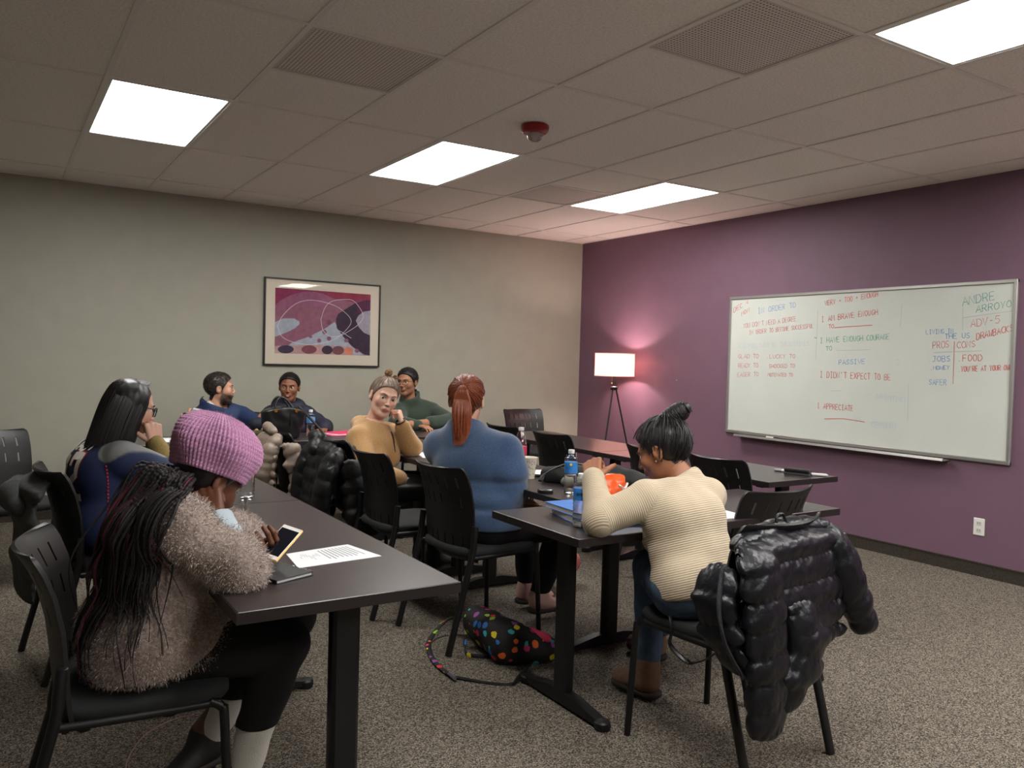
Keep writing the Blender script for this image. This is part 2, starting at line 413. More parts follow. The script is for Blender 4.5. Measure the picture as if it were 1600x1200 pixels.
def chair_proto():
    t = empty('stacking_chair')
    # seat cushion
    def sup(a, k, z, e=5):
        out = []
        for q in np.linspace(0, 2 * math.pi, 33)[:-1]:
            c, s = math.cos(q), math.sin(q)
            out.append((k * a[0] * math.copysign(abs(c) ** (2 / e), c) + .005, k * a[1] * math.copysign(abs(s) ** (2 / e), s), z))
        return out
    rings = [(.90, .425), (.97, .43), (1, .44), (1, .458), (.975, .468), (.9, .474), (.6, .478), (.2, .479)]
    v = []; f = []; n = 32
    for k, z in rings: v += sup((.225, .228), k, z)
    for i in range(len(rings) - 1):
        for j in range(n): a, b = i * n + j, i * n + (j + 1) % n; f.append((a, b, b + n, a + n))
    f.append(tuple(range(n))[::-1]); f.append(tuple(range((len(rings) - 1) * n, len(rings) * n)))
    MB().add(v, f).build('seat', M_seat, t, smooth=50)
    # back shell with slots
    prof = np.array([(0, -.150, .392), (.06, -.185, .402), (.14, -.207, .44), (.25, -.216, .50), (.4, -.222, .57), (.6, -.234, .665), (.8, -.258, .76), (.92, -.285, .815), (1, -.312, .85)])
    us = [-1, -.985, -.93, -.86]
    sl = [-.72, -.43, -.145, .145, .43, .72]
    for s in sl: us += [s - .02, s + .02]
    us += [.86, .93, .985, 1]
    us = sorted(set(us + [-.29, 0, .29, -.57, .57])); us = np.array(us)
    rows = [(.17, .30), (.60, .71), (.79, .90)]
    vs = sorted({0, .02, .05, .09, .13, .17, .30, .38, .46, .53, .60, .71, .75, .79, .90, .945, .975, .992, 1}); vs = np.array(vs)
    V = []
    for v_ in vs:
        x = np.interp(v_, prof[:, 0], prof[:, 1]); z = np.interp(v_, prof[:, 0], prof[:, 2])
        hw = .222 + .016 * v_
        if v_ < .14: hw *= .70 + .30 * math.sqrt(max(0, 1 - (1 - v_ / .14) ** 2))
        if v_ > .93: hw -= .022 * (1 - math.sqrt(max(0, 1 - ((v_ - .93) / .07) ** 2)))
        for u in us:
            V.append((x + .055 * u * u * (.75 + .35 * v_) , u * hw, z + .012 * u * u * (v_ > .8) * (v_ - .8) / .2))
    F = []; nu = len(us)
    for j in range(len(vs) - 1):
        for i in range(nu - 1):
            hole = any(abs(vs[j] - r[0]) < 1e-6 for r in rows) and any(abs(us[i] - (s - .02)) < 1e-6 for s in sl)
            if hole: continue
            F.append((j * nu + i, j * nu + i + 1, (j + 1) * nu + i + 1, (j + 1) * nu + i))
    me = bpy.data.meshes.new('backrest'); me.from_pydata(V, [], F)
    bm = bmesh.new(); bm.from_mesh(me); bmesh.ops.recalc_face_normals(bm, faces=bm.faces)
    bmesh.ops.solidify(bm, geom=bm.faces[:], thickness=.011); bmesh.ops.delete(bm, geom=[q for q in bm.verts if not q.link_faces], context='VERTS'); bm.to_mesh(me); bm.free()
    o = link('backrest', me, M_plas, t); me.polygons.foreach_set('use_smooth', [True] * len(me.polygons)); me.set_sharp_from_angle(angle=math.radians(50))
    b = MB()
    for s in (-1, 1): b.tube(smoothpath([(.195, s * .215, .432), (0, s * .226, .43), (-.2, s * .236, .432)], 4), .0115)
    b.tube([(.19, -.215, .428), (.19, .215, .428)], .011).tube([(-.17, -.235, .425), (-.17, .235, .425)], .011)
    b.build('frame', M_blk, t, smooth=50)
    for s in (-1, 1):
        MB().tube(smoothpath([(.17, s * .216, .437), (.198, s * .219, .42), (.206, s * .224, .38), (.222, s * .236, 0)], 5), .0125, 10).build('leg', M_blk, t, smooth=50)
        MB().tube(smoothpath([(-.178, s * .246, .585), (-.185, s * .248, .52), (-.20, s * .248, .42), (-.31, s * .247, 0)], 5), .0145, 10, flat=(A(0, 1, 0), 1.25)).build('leg', M_blk, t, smooth=50)
    return t
chair0 = chair_proto(); _first = [True]
def chair(x, y, deg, lbl):
    if _first[0]: c = chair0; _first[0] = False
    else: c = copy_tree(chair0)
    c.location = (x, y, 0); c.rotation_euler = (0, 0, math.radians(deg))
    tag(c, lbl, 'chair', 'black stacking chairs'); return c
CH = dict(
 beanie=chair(-5.25, -4.93, -7, 'black stacking chair under the person in the pink beanie'),
 jersey=chair(-5.15, -3.37, 8, 'black stacking chair with a grey jacket hung behind the jersey'),
 left=chair(-5.52, -1.85, -62, 'empty black stacking chair standing apart near the grey wall behind the jersey'),
 red=chair(-3.535, -3.87, 3, 'black stacking chair under the person in the blue sweater'),
 empty=chair(-3.63, -3.25, 0, 'empty black stacking chair between the mustard hoodie and the blue sweater'),
 yellow=chair(-3.6, -2.63, 0, 'black stacking chair under the person in the mustard hoodie'),
 beige=chair(-3.76, -2.02, 0, 'black stacking chair holding the beige quilted jacket'),
 c0=chair(-2.02, -2.02, 0, 'empty black stacking chair tucked in behind the red label bottle'),
 c1=chair(-2.01, -2.66, 0, 'empty black stacking chair behind the dark cloth bag and paper cup'),
 c2=chair(-1.95, -3.65, 0, 'empty black stacking chair behind the orange snack bag'),
 c3=chair(-1.93, -4.17, -3, 'empty black stacking chair tucked under the table with the eraser'),
 wall=chair(-1.0, -.62, -90, 'empty black stacking chair against the grey wall near the corner'),
 green=chair(-2.28, -.62, -98, 'black stacking chair under the person in the green pullover'),
 navy=chair(-3.5, -.60, -90, 'black stacking chair under the person in the navy hoodie'),
 blue=chair(-4.07, -.60, -90, 'black stacking chair under the man in the blue jacket'),
 cream=chair(-3.36, -5.335, 97, 'black stacking chair carrying the shiny black puffer jacket'),
 side=chair(-2.80, -4.87, 94, 'empty black stacking chair tucked in beside the cream sweater person'))

# ------------------------------------------------------------------ floor lamp
lx, ly = -.287, -.972
t = empty('floor_lamp', (lx, ly, 0))
M_shade = bpy.data.materials.new('lamp_shade_fabric'); M_shade.use_nodes = True
nt = M_shade.node_tree; nt.nodes.clear()
o_ = nt.nodes.new('ShaderNodeOutputMaterial'); mx_ = nt.nodes.new('ShaderNodeMixShader'); d_ = nt.nodes.new('ShaderNodeBsdfDiffuse'); t_ = nt.nodes.new('ShaderNodeBsdfTranslucent')
d_.inputs[0].default_value = rgb(235, 222, 212); t_.inputs[0].default_value = rgb(250, 218, 212); mx_.inputs[0].default_value = .62
nt.links.new(d_.outputs[0], mx_.inputs[1]); nt.links.new(t_.outputs[0], mx_.inputs[2]); nt.links.new(mx_.outputs[0], o_.inputs[0])
n = 48; v = []; f = []
for i, (r, z) in enumerate(((.2, 1.224), (.2, 1.458), (.1975, 1.458), (.1975, 1.224))):
    v += [(r * math.cos(2 * math.pi * k / n), r * math.sin(2 * math.pi * k / n), z) for k in range(n)]
for i in range(4):
    for k in range(n): f.append((i * n + k, i * n + (k + 1) % n, ((i + 1) % 4) * n + (k + 1) % n, ((i + 1) % 4) * n + k))
shade = MB().add(v, f).build('lamp_shade', M_shade, t, smooth=40)
for z in (1.228, 1.454):
    MB().tube([(.201 * math.cos(a), .201 * math.sin(a), z) for a in np.linspace(0, 2 * math.pi, 49)], .0035, 6).build('shade_trim', mat('shade_trim', rgb(196, 170, 160), rough=.8), shade)
MB().tube([(0, 0, 1.10), (0, 0, 1.27)], .007).lathe([(.035, 1.085), (.038, 1.09), (.038, 1.115), (.03, 1.122), (0, 1.122)], 20).build('stem', M_blk, t, smooth=40)
M_bulb = mat('lamp_bulb', (1, 1, 1, 1), emit=(1, .62, .5, 1), estr=20)
MB().lathe([(.012, 1.27), (.014, 1.29), (.03, 1.33), (.032, 1.345), (.022, 1.37), (0, 1.378)], 16).build('bulb', M_bulb, t, smooth=True)
for a in (200, 320, 80):
    q = math.radians(a)
    MB().tube([(.02 * math.cos(q), .02 * math.sin(q), 1.1), (.27 * math.cos(q), .27 * math.sin(q), .006)], [.009, .007], 8).build('leg', M_blk, t, smooth=50)
MB().tube([(-.055, -.03, 1.30), (-.055, -.03, 1.16)], .0018, 5).lathe([(.006, 1.145), (.007, 1.155), (0, 1.165)], 8, Matrix.Translation((-.055, -.03, 0))).build('pull_chain', mat('brass', rgb(190, 160, 110), rough=.3, metal=1), t)
lb = bpy.data.lights.new('bulb_light', 'POINT'); lb.energy = LAMP_W; lb.color = (1, .71, .67); lb.shadow_soft_size = .035
lo = bpy.data.objects.new('bulb_light', lb); col.objects.link(lo); lo.parent = t; lo.location = (0, 0, 1.34)
tag(t, 'lit tripod floor lamp with a white drum shade by the purple wall', 'lamp')

# ------------------------------------------------------------------ whiteboard and its handwriting
WY0, WZ1, WW, WH = -2.2318, 1.9815, 2.4493, 1.2154
t = empty('whiteboard', (0, WY0 - WW / 2, WZ1 - WH / 2))
M_wb = mat('whiteboard_enamel', rgb(204, 208, 201), rough=.18, spec=.5, var=.02, vscale=4)
M_alu = mat('aluminium', rgb(170, 168, 164), rough=.35, metal=.7)
hw, hh = WW / 2, WH / 2
MB().box((-.016, -hw + .015, -hh + .015), (-.002, hw - .015, hh - .015)).build('panel', M_wb, t)
for nm, lo_, hi_ in (('frame_rail', (-.026, -hw, hh - .028), (0, hw, hh)), ('frame_rail', (-.026, -hw, -hh), (0, hw, -hh + .028)), ('frame_rail', (-.025, -hw, -hh), (0, -hw + .026, hh)), ('frame_rail', (-.025, hw - .026, -hh), (0, hw, hh))):
    MB().box(lo_, hi_, bev=.005).build(nm, M_alu, t)
b = MB(); b.prism([(-.095, 0), (-.09, .018), (-.084, .018), (-.082, .008), (-.002, .008), (-.002, 0)], -.82, 1.06, Matrix.Translation((0, 0, -hh - .016)) @ Matrix(((1, 0, 0, 0), (0, 0, 1, 0), (0, 1, 0, 0), (0, 0, 0, 1))))
b.build('pen_tray', M_alu, t)
tag(t, 'wall mounted whiteboard covered in coloured handwriting with an aluminium frame', 'whiteboard')
STROKE = {'A': '0,0 2,6 4,0;.8,2.2 3.2,2.2', 'B': '0,0 0,6 2.6,6 3.3,4.8 2.4,3.3 0,3.2;2.4,3.3 3.7,1.8 2.8,0 0,0', 'C': '3.6,5.2 2,6 .4,4.6 0,3 .5,1 2,0 3.6,.8', 'D': '0,0 0,6 2.2,5.8 3.7,4 3.7,2 2.3,.2 0,0',
 'E': '3.4,6 0,6 0,0 3.6,0;0,3.1 2.8,3.1', 'F': '3.5,6 0,6 0,0;0,3.1 2.8,3.1', 'G': '3.6,5 2,6 .3,4.4 .2,1.8 1.8,0 3.6,1 3.6,2.7 2.2,2.7', 'H': '0,0 0,6;3.6,0 3.6,6;0,3 3.6,3', 'I': '.6,6 2.8,6;1.7,6 1.7,0;.6,0 2.8,0', 'J': '.8,6 3.6,6;2.6,6 2.6,1.2 1.5,0 .2,1',
 'K': '0,0 0,6;3.4,6 0,2.8 3.6,0', 'L': '0,6 0,0 3.4,0', 'M': '0,0 .4,6 2,2.5 3.6,6 4,0', 'N': '0,0 0,6 3.5,0 3.5,6', 'O': '1.8,6 .3,4.8 0,2.8 .7,.6 2,0 3.4,1 3.8,3.2 3,5.4 1.6,6', 'P': '0,0 0,6 2.6,6 3.5,4.6 2.6,3 0,2.8', 'R': '0,0 0,6 2.6,6 3.5,4.6 2.5,3.1 0,3;1.6,3 3.6,0',
 'S': '3.5,5.3 2,6 .4,5 .8,3.5 2.8,2.7 3.5,1.2 2,0 .1,.8', 'T': '0,6 4,6;2,6 2,0', 'U': '0,6 .2,1.2 1.8,0 3.4,1.2 3.6,6', 'V': '0,6 1.9,0 3.8,6', 'W': '0,6 1,0 2,4 3.1,0 4.1,6', 'X': '0,0 3.6,6;0,6 3.6,0', 'Y': '0,6 1.8,3.2 3.6,6;1.8,3.2 1.6,0', 'Z': '0,6 3.6,6 0,0 3.7,0',
 '4': '2.8,0 2.8,6 0,2 3.6,2', '5': '3.4,6 .6,6 .3,3.4 2.2,3.7 3.5,2 2.3,.1 .2,.6', '1': '.8,5 2,6 2,0', '2': '.2,4.8 1.4,6 3,5.4 3,4 0,0 3.6,0', '.': '1.4,.2 1.9,.5', "'": '1.5,6 1.2,4.6', '-': '.6,3 3,3', '+': '.4,3 3.2,3;1.8,4.4 1.8,1.6', ',': '1.6,.6 1.2,-1', ')': '.8,6.6 2,4 1.8,1 .6,-1', '_': '-.3,0 4.6,0', ':': '1.4,1 1.8,1.2;1.4,4 1.8,4.2'}
rw = random.Random(4)
def hand_text(s, x0, y0, x1, y1, h, colr, wd=.0044, mb=None, jit=.25, out=.0172):
    """crop pixel baseline (x0,y0)-(x1,y1), cap height h -> ribbons on the board"""
    def W(cx, cy): p = px(1120 + cx / 3.3333, 430 + cy / 3.3333, -out); return p
    s = s.upper(); n = len(s); b = mb or MB()
    for i, chh in enumerate(s):
        if chh == ' ' or chh not in STROKE: continue
        k = 1 if rw.random() < .8 else rw.uniform(.85, 1.15)
        for st in STROKE[chh].split(';'):
            pts = []
            for p in st.split():
                a, c = map(float, p.split(','))
                a = (a + rw.uniform(-jit, jit)) / 4.9 * k; c = (c + rw.uniform(-jit, jit)) / 6
                tt = (i + a) / n
                pts.append(W(x0 + (x1 - x0) * tt, y0 + (y1 - y0) * tt - h * c))
            ribbon(b, pts, wd, A(-1, 0, 0))
    return b
def ribbon(b, pts, wd, nor):
    P = np.array(pts); T = np.gradient(P, axis=0); 
    S = np.cross(T, nor); S /= np.linalg.norm(S, axis=1)[:, None] + 1e-9
    Lf = P + S * wd / 2; Rt = P - S * wd / 2; n = len(P)
    v = np.concatenate([Lf, Rt]); f = [(i, i + 1, n + i + 1, n + i) for i in range(n - 1)]
    b.add(v, f)
MR = mat('marker_red', rgb(200, 92, 82), rough=.6); MBl = mat('marker_blue', rgb(116, 156, 196), rough=.6); MG = mat('marker_green', rgb(98, 162, 146), rough=.6)
MFb = mat('marker_faint_blue', rgb(178, 194, 200), rough=.6); MFg = mat('marker_faint_grey', rgb(180, 187, 183), rough=.6); MP = mat('marker_rose', rgb(198, 124, 126), rough=.6)
TXT = [("DEC 4", 88, 195, 168, 146, 24, MR), ("MON", 128, 212, 174, 186, 20, MR), ("IN ORDER TO", 215, 200, 415, 168, 28, MBl), (".YOU DON'T NEED A DEGREE", 126, 278, 415, 238, 24, MP), ("IN ORDER TO BECOME SUCCESSFUL", 168, 310, 505, 274, 22, MP),
 ("ADJ FOLLOWED BY INFINITIVES", 110, 380, 482, 366, 22, MFb), ("GLAD TO", 112, 434, 220, 432, 22, MP), (".LUCKY TO", 258, 434, 412, 432, 20, MP), ("READY TO", 112, 482, 218, 480, 22, MP), ("SHOCKED TO", 272, 484, 410, 482, 20, MP), ("EAGER TO", 107, 530, 220, 526, 22, MP), ("MOTIVATED TO", 266, 528, 398, 528, 18, MP),
 ("VERY + TOO + ENOUGH", 562, 160, 842, 110, 26, MR), ("I AM BRAVE ENOUGH", 545, 244, 842, 204, 28, MR), ("TO", 582, 278, 614, 275, 20, MR), ("I HAVE ENOUGH COURAGE", 538, 354, 902, 334, 28, MG), ("TO", 568, 394, 604, 390, 22, MG), ("PASSIVE", 635, 466, 775, 460, 24, MBl),
 ("I DIDN'T EXPECT TO BE", 538, 532, 908, 548, 32, MR), ("INFINITIVE)", 828, 640, 988, 664, 24, MFb), (".I APPRECIATE", 508, 692, 714, 708, 28, MR), ("ING", 706, 754, 756, 758, 16, MFb), ("GERUND)", 806, 792, 944, 800, 30, MFb),
 ("ANDRE", 1280, 160, 1456, 126, 44, MG), ("ARROYO", 1350, 196, 1542, 164, 36, MG), ("ADV-5", 1322, 272, 1482, 248, 40, MP), ("LIVING IN", 1090, 308, 1236, 302, 24, MBl), ("THE US", 1188, 332, 1322, 326, 26, MBl), ("DRAWBACKS", 1352, 338, 1548, 288, 34, MR),
 ("PROS", 1124, 384, 1214, 376, 36, MP), ("CONS", 1250, 382, 1352, 374, 34, MP), (".JOBS", 1098, 452, 1222, 448, 28, MBl), (".MONEY", 1110, 494, 1216, 490, 20, MBl), (".SAFER", 1086, 570, 1200, 572, 28, MBl), (".FOOD", 1254, 450, 1388, 446, 34, MR), (".YOU'RE AT YOUR OWN", 1258, 504, 1540, 494, 28, MR), (".", 1262, 574, 1272, 574, 16, MR)]
def wpar(o):      # keep world coordinates under the whiteboard root
    o.parent = t; o.matrix_parent_inverse = Matrix.Translation(-t.location)
for s, x0, y0, x1, y1, h, m in TXT: o_ = hand_text(s, x0, y0, x1, y1, h, None).build('handwriting', m, None, fix=False); o_['kind'] = 'stuff'; wpar(o_)
LN = [((612, 274), (660, 270), (810, 260), MR), ((560, 748), (660, 747), (770, 765), MR), ((1282, 222), (1400, 205), (1546, 186), MFg), ((1237, 345), (1234, 450), (1230, 566), MP), ((1130, 404), (1240, 398), (1382, 394), MFg), ((622, 392), (700, 391), (802, 388), MFg), ((526, 182), (522, 300), (514, 440), MFg), ((962, 158), (960, 210), (955, 272), MFg), ((998, 570), (996, 660), (994, 760), MFg), ((1281, 165), (1280, 220), (1280, 286), MFg), ((596, 603), (620, 602), (650, 601), MFg), ((776, 618), (790, 620), (805, 622), MFb), ((932, 440), (940, 440), (950, 440), MFb), ((936, 464), (944, 464), (954, 464), MFb), ((508, 324), (516, 326), (520, 330), MG)]
for a_, c_, e_, m in LN:
    b = MB(); ribbon(b, [px(1120 + p[0] / 3.3333, 430 + p[1] / 3.3333, -.0172) for p in (a_, c_, e_)], .005, A(-1, 0, 0)); wpar(b.build('drawn_line', m, None, fix=False))
def marker(name, p, d, c, lbl, r=.0085, L=.13):
    d = nrm(d); q = Vector((0, 0, 1)).rotation_difference(Vector(d)).to_matrix().to_4x4()
    t = empty(name, tuple(p)); M = q @ Matrix.Translation((0, 0, -L / 2))
    MB().lathe([(r * .8, 0), (r, .003), (r, L * .62), (0, L * .62)], 12, M).build('barrel', mat('marker_body', rgb(222, 222, 218), rough=.35), t, smooth=40)
    MB().lathe([(r * 1.05, L * .62), (r * 1.05, L * .9), (r * .6, L), (0, L)], 12, M).build('cap', c, t, smooth=40)
    tag(t, lbl, 'marker'); return t
M_blackp = mat('black_plastic', rgb(20, 20, 21), rough=.4)
w = px(1207, 679, -.05); marker('whiteboard_marker', (-.05, w[1], 1.9815 - 1.2154 - .016 + .017), (0, -1, 0), M_blackp, 'white whiteboard marker with a black cap in the pen tray')

# ------------------------------------------------------------------ framed print
ax0, ax1, az0, az1 = -3.562, -2.445, 1.256, 2.05
t = empty('framed_print', ((ax0 + ax1) / 2, 0, az0)); cx, cz = (ax0 + ax1) / 2, az0
M_frame = mat('black_frame', rgb(34, 32, 32), rough=.35)
W2, Hh = (ax1 - ax0) / 2, az1 - az0
for lo_, hi_ in (((-W2, -.03, 0), (W2, -.002, .014)), ((-W2, -.03, Hh - .014), (W2, -.002, Hh)), ((-W2, -.0295, .012), (-W2 + .014, -.002, Hh - .012)), ((W2 - .014, -.0295, .012), (W2, -.002, Hh - .012))):
    MB().box(lo_, hi_, bev=.002).build('frame_rail', M_frame, t)
MB().box((-W2 + .012, -.018, .012), (W2 - .012, -.004, Hh - .012)).build('mat_board', mat('mat_board', rgb(222, 212, 196), rough=.85), t)
def art(cx_, cy_): p = py(400 + cx_ / 7.059, 420 + cy_ / 7.059, -.0185); return p[0] - cx, p[2] - cz
def ell(x, y, a, b_, n=28, rot=0):
    return [(x + a * math.cos(q) * math.cos(rot) - b_ * math.sin(q) * math.sin(rot), y + a * math.cos(q) * math.sin(rot) + b_ * math.sin(q) * math.cos(rot)) for q in np.linspace(0, 2 * math.pi, n + 1)[:-1]]
PR = [(213, 207), (1265, 285), (1255, 958), (205, 930)]
SH = [(PR, (156, 104, 122)),
 ([(213, 207), (1265, 285), (1264, 362), (1180, 352), (1090, 372), (990, 352), (850, 328), (740, 275), (640, 250), (500, 258), (380, 292), (290, 335), (211, 400)], (150, 58, 96)),
 ([(740, 248), (1265, 285), (1264, 345), (1100, 345), (960, 318), (850, 322)], (158, 54, 80)),
 ([(211, 400), (290, 335), (380, 292), (500, 262), (640, 254), (740, 280), (850, 330), (800, 420), (600, 400), (350, 410), (211, 470)], (160, 100, 128)),
 ([(208, 590), (300, 548), (420, 548), (478, 580), (480, 610), (430, 655), (330, 705), (206, 752)], (176, 182, 192)),
 ([(395, 815), (590, 745), (760, 660), (868, 585), (905, 660), (960, 745), (1050, 850), (1190, 950), (1070, 952), (205, 932), (205, 850), (350, 850)], (176, 182, 194)),
 ([(882, 560), (905, 500), (980, 450), (1090, 380), (1180, 352), (1263, 345), (1255, 957), (1195, 945), (1060, 856), (960, 745), (890, 650)], (64, 50, 70)),
 ([(1110, 375), (1180, 352), (1263, 345), (1262, 455), (1180, 470), (1120, 500)], (98, 42, 78)),
 ([(1262, 462), (1190, 472), (1130, 515), (1102, 570), (1130, 640), (1190, 705), (1257, 735)], (170, 164, 176)),
 ([(205, 850), (640, 838), (1066, 862), (1074, 952), (205, 932)], (196, 160, 158)),
 (ell(328, 888, 88, 45), (70, 62, 84)), (ell(585, 890, 84, 47), (142, 86, 96)), (ell(905, 900, 66, 48), (132, 86, 92)), (ell(785, 895, 60, 48), (72, 58, 74)), (ell(1018, 908, 48, 40), (220, 142, 118)),
 (ell(755, 697, 25, 25), (150, 100, 122)), (ell(697, 793, 23, 23), (150, 100, 122)), (ell(806, 770, 24, 24), (146, 98, 120)), (ell(997, 792, 25, 22), (150, 100, 122)), (ell(1112, 905, 24, 22), (150, 100, 122)), (ell(806, 590, 27, 30), (136, 84, 108)), (ell(602, 750, 20, 14), (150, 100, 122))]
b = MB()
for i, (poly, c) in enumerate(SH):
    yl = -.0183 - i * .00006
    pts = [(art(*p)[0], yl, art(*p)[1]) for p in poly]
    b.add(pts, [tuple(range(len(pts)))], rgb(*c))
pr = b.build('print', mat('print_ink', rough=.8, attr='col', var=.12, vscale=26), t, colattr=True, fix=False)
b = MB()
for loop in ([(235, 630), (300, 510), (440, 385), (600, 346), (780, 376), (930, 442), (1050, 580), (930, 735), (800, 800), (600, 836), (400, 806), (280, 740), (235, 630)], [(715, 560), (760, 430), (830, 362), (950, 340), (1080, 358), (1182, 510), (1130, 612), (1000, 702), (920, 740), (820, 746), (740, 680), (715, 560)], [(905, 680), (960, 705), (1010, 740), (1050, 765)]):
    P = smoothpath([(art(*p)[0], -.0199, art(*p)[1]) for p in loop], 6); ribbon(b, P, .0045, A(0, -1, 0))
b.build('white_loop', mat('white_ink', rgb(226, 218, 226), rough=.8), pr, fix=False)
M_pane = bpy.data.materials.new('picture_glass'); M_pane.use_nodes = True; nt = M_pane.node_tree; nt.nodes.clear()
o_ = nt.nodes.new('ShaderNodeOutputMaterial'); mx_ = nt.nodes.new('ShaderNodeMixShader'); g_ = nt.nodes.new('ShaderNodeBsdfGlossy'); t_ = nt.nodes.new('ShaderNodeBsdfTransparent'); fr = nt.nodes.new('ShaderNodeFresnel')
g_.inputs['Roughness'].default_value = .01; fr.inputs[0].default_value = 1.5
no = nt.nodes.new('ShaderNodeTexNoise'); no.inputs['Scale'].default_value = 2.2; no.inputs['Detail'].default_value = 0; bp_ = nt.nodes.new('ShaderNodeBump'); bp_.inputs['Strength'].default_value = .02; bp_.inputs['Distance'].default_value = .03
nt.links.new(no.outputs[0], bp_.inputs['Height']); nt.links.new(bp_.outputs[0], g_.inputs['Normal'])
nt.links.new(fr.outputs[0], mx_.inputs[0]); nt.links.new(t_.outputs[0], mx_.inputs[1]); nt.links.new(g_.outputs[0], mx_.inputs[2]); nt.links.new(mx_.outputs[0], o_.inputs[0])
b = MB(); b.add([(-W2 + .013, -.024, .013), (W2 - .013, -.024, .013), (W2 - .013, -.024, Hh - .013), (-W2 + .013, -.024, Hh - .013)], [(0, 1, 2, 3)]).build('glass_pane', M_pane, t, fix=False)
tag(t, 'black framed abstract pink and purple print with a cream mat', 'picture')
# outlet
w = px(1530, 823, 0); t = empty('wall_outlet', (0, w[1], w[2]))
MB().box((-.006, -.037, -.058), (0, .037, .058), bev=.004).build('cover_plate', M_white, t)
for s in (-1, 1):
    MB().box((-.008, -.017, s * .024 - .015), (-.005, .017, s * .024 + .015), bev=.002).build('receptacle', mat('outlet_face', rgb(205, 203, 196), rough=.4), t)
    b = MB(); [b.box((-.0085, d - .0015, s * .024 - .004), (-.0078, d + .0015, s * .024 + .006)) for d in (-.007, .007)]; b.build('slot', M_blackp, t)
tag(t, 'white electrical outlet low on the purple wall', 'outlet')
w = px(1059, 594, 0); t = MB().lathe([(.003, 0), (.003, .012), (.006, .013), (.006, .016), (0, .017)], 10, Matrix.Translation(tuple(w)) @ Matrix.Rotation(-math.pi / 2, 4, 'Y')).build('wall_nail', M_alu); tag(t, 'small bare nail in the purple wall beside the lamp', 'nail')

# ------------------------------------------------------------------ implicit surfaces for bodies, clothes, jackets
def polygonize(f, lo, hi, h, margin=.02, B=6):
    lo = np.asarray(lo, float); hi = np.asarray(hi, float)
    nb = np.maximum(1, np.ceil((hi - lo) / (h * B)).astype(int)); N = nb * B + 1
    ax = [lo[i] + (np.arange(nb[i]) + .5) * B * h for i in range(3)]
    c = np.stack(np.meshgrid(*ax, indexing='ij'), -1).reshape(-1, 3)
    dc = f(c); near = (np.abs(dc) < B * h * .9 + margin).reshape(nb)
    big = np.where(dc < 0, -1., 1.).reshape(nb).astype(np.float32)
    vals = np.repeat(np.repeat(np.repeat(big, B, 0), B, 1), B, 2)
    vals = np.pad(vals, ((0, 1), (0, 1), (0, 1)), mode='edge')
    idx = np.argwhere(near)
    if len(idx) == 0: return np.zeros((0, 3)), np.zeros((0, 4), int)
    off = np.stack(np.meshgrid(*[np.arange(B + 1)] * 3, indexing='ij'), -1).reshape(-1, 3)
    g = (idx[:, None, :] * B + off[None]).reshape(-1, 3)
    flat = np.unique(np.ravel_multi_index(g.T, N)); g = np.stack(np.unravel_index(flat, N), -1)
    vals.ravel()[flat] = f(lo + g * h)
    ins = vals < 0
    s = np.zeros(np.array(N) - 1, np.int8)
    for o in np.ndindex(2, 2, 2): s += ins[o[0]:N[0] - 1 + o[0], o[1]:N[1] - 1 + o[1], o[2]:N[2] - 1 + o[2]]
    act = (s > 0) & (s < 8); ids = np.full(act.shape, -1, np.int64); ci = np.argwhere(act); ids[act] = np.arange(len(ci))
    acc = np.zeros((len(ci), 3)); cnt = np.zeros(len(ci))
    co = [np.array(o) for o in np.ndindex(2, 2, 2)]
    cv = [vals[tuple((ci + o).T)] for o in co]
    for i in range(8):
        for j in range(i + 1, 8):
            if np.abs(co[i] - co[j]).sum() != 1: continue
            a, b = cv[i], cv[j]; x = (a < 0) != (b < 0)
            t = np.where(x, a / np.where(x, a - b, 1), 0)
            acc += np.where(x[:, None], co[i] + t[:, None] * (co[j] - co[i]), 0); cnt += x
    V = lo + h * (ci + acc / cnt[:, None]); F = []
    for a in range(3):
        b, c = [(1, 2), (2, 0), (0, 1)][a]
        sl0 = [slice(None)] * 3; sl1 = [slice(None)] * 3; sl0[a] = slice(0, -1); sl1[a] = slice(1, None)
        for k in (b, c): sl0[k] = sl1[k] = slice(1, -1)
        p, q = ins[tuple(sl0)], ins[tuple(sl1)]
        e = np.argwhere(p != q)
        if not len(e): continue
        flip = q[tuple(e.T)]
        def cell(db, dc): k = e.copy(); k[:, b] += db; k[:, c] += dc; return ids[tuple(k.T)]
        Q = np.stack([cell(0, 0), cell(1, 0), cell(1, 1), cell(0, 1)], 1)
        Q[flip] = Q[flip][:, ::-1]; F.append(Q)
    F = np.concatenate(F); F = F[(F >= 0).all(1)]
    return V, F
class Cap:
    def __init__(s, a, b, ra, rb=None, w=None, k=1.0, g='', t0=0):
        s.a = A(*a); s.b = A(*b); s.ra = ra; s.rb = ra if rb is None else rb
        s.w = None if w is None else nrm(w); s.k = k; s.g = g; s.t0 = t0
        s.d = s.b - s.a; s.L2 = max(s.d @ s.d, 1e-9); s.L = math.sqrt(s.L2)
    def t(s, p): return (p - s.a) @ s.d / s.L2
    def dist(s, p):
        q = p - s.a; t = np.clip(q @ s.d / s.L2, 0, 1); q = q - t[:, None] * s.d
        if s.w is not None: q = q - np.outer((q @ s.w) * (1 - 1 / s.k), s.w)
        return np.sqrt((q * q).sum(1)) - (s.ra + (s.rb - s.ra) * t)
    def bounds(s): r = max(s.ra, s.rb) * max(1, s.k); return np.minimum(s.a, s.b) - r, np.maximum(s.a, s.b) + r
def ellip(p, c, r):
    q = (p - np.array(c)); r = np.array(r); k0 = np.sqrt(((q / r) ** 2).sum(1)); k1 = np.sqrt(((q / (r * r)) ** 2).sum(1)) + 1e-9
    return k0 * (k0 - 1) / k1
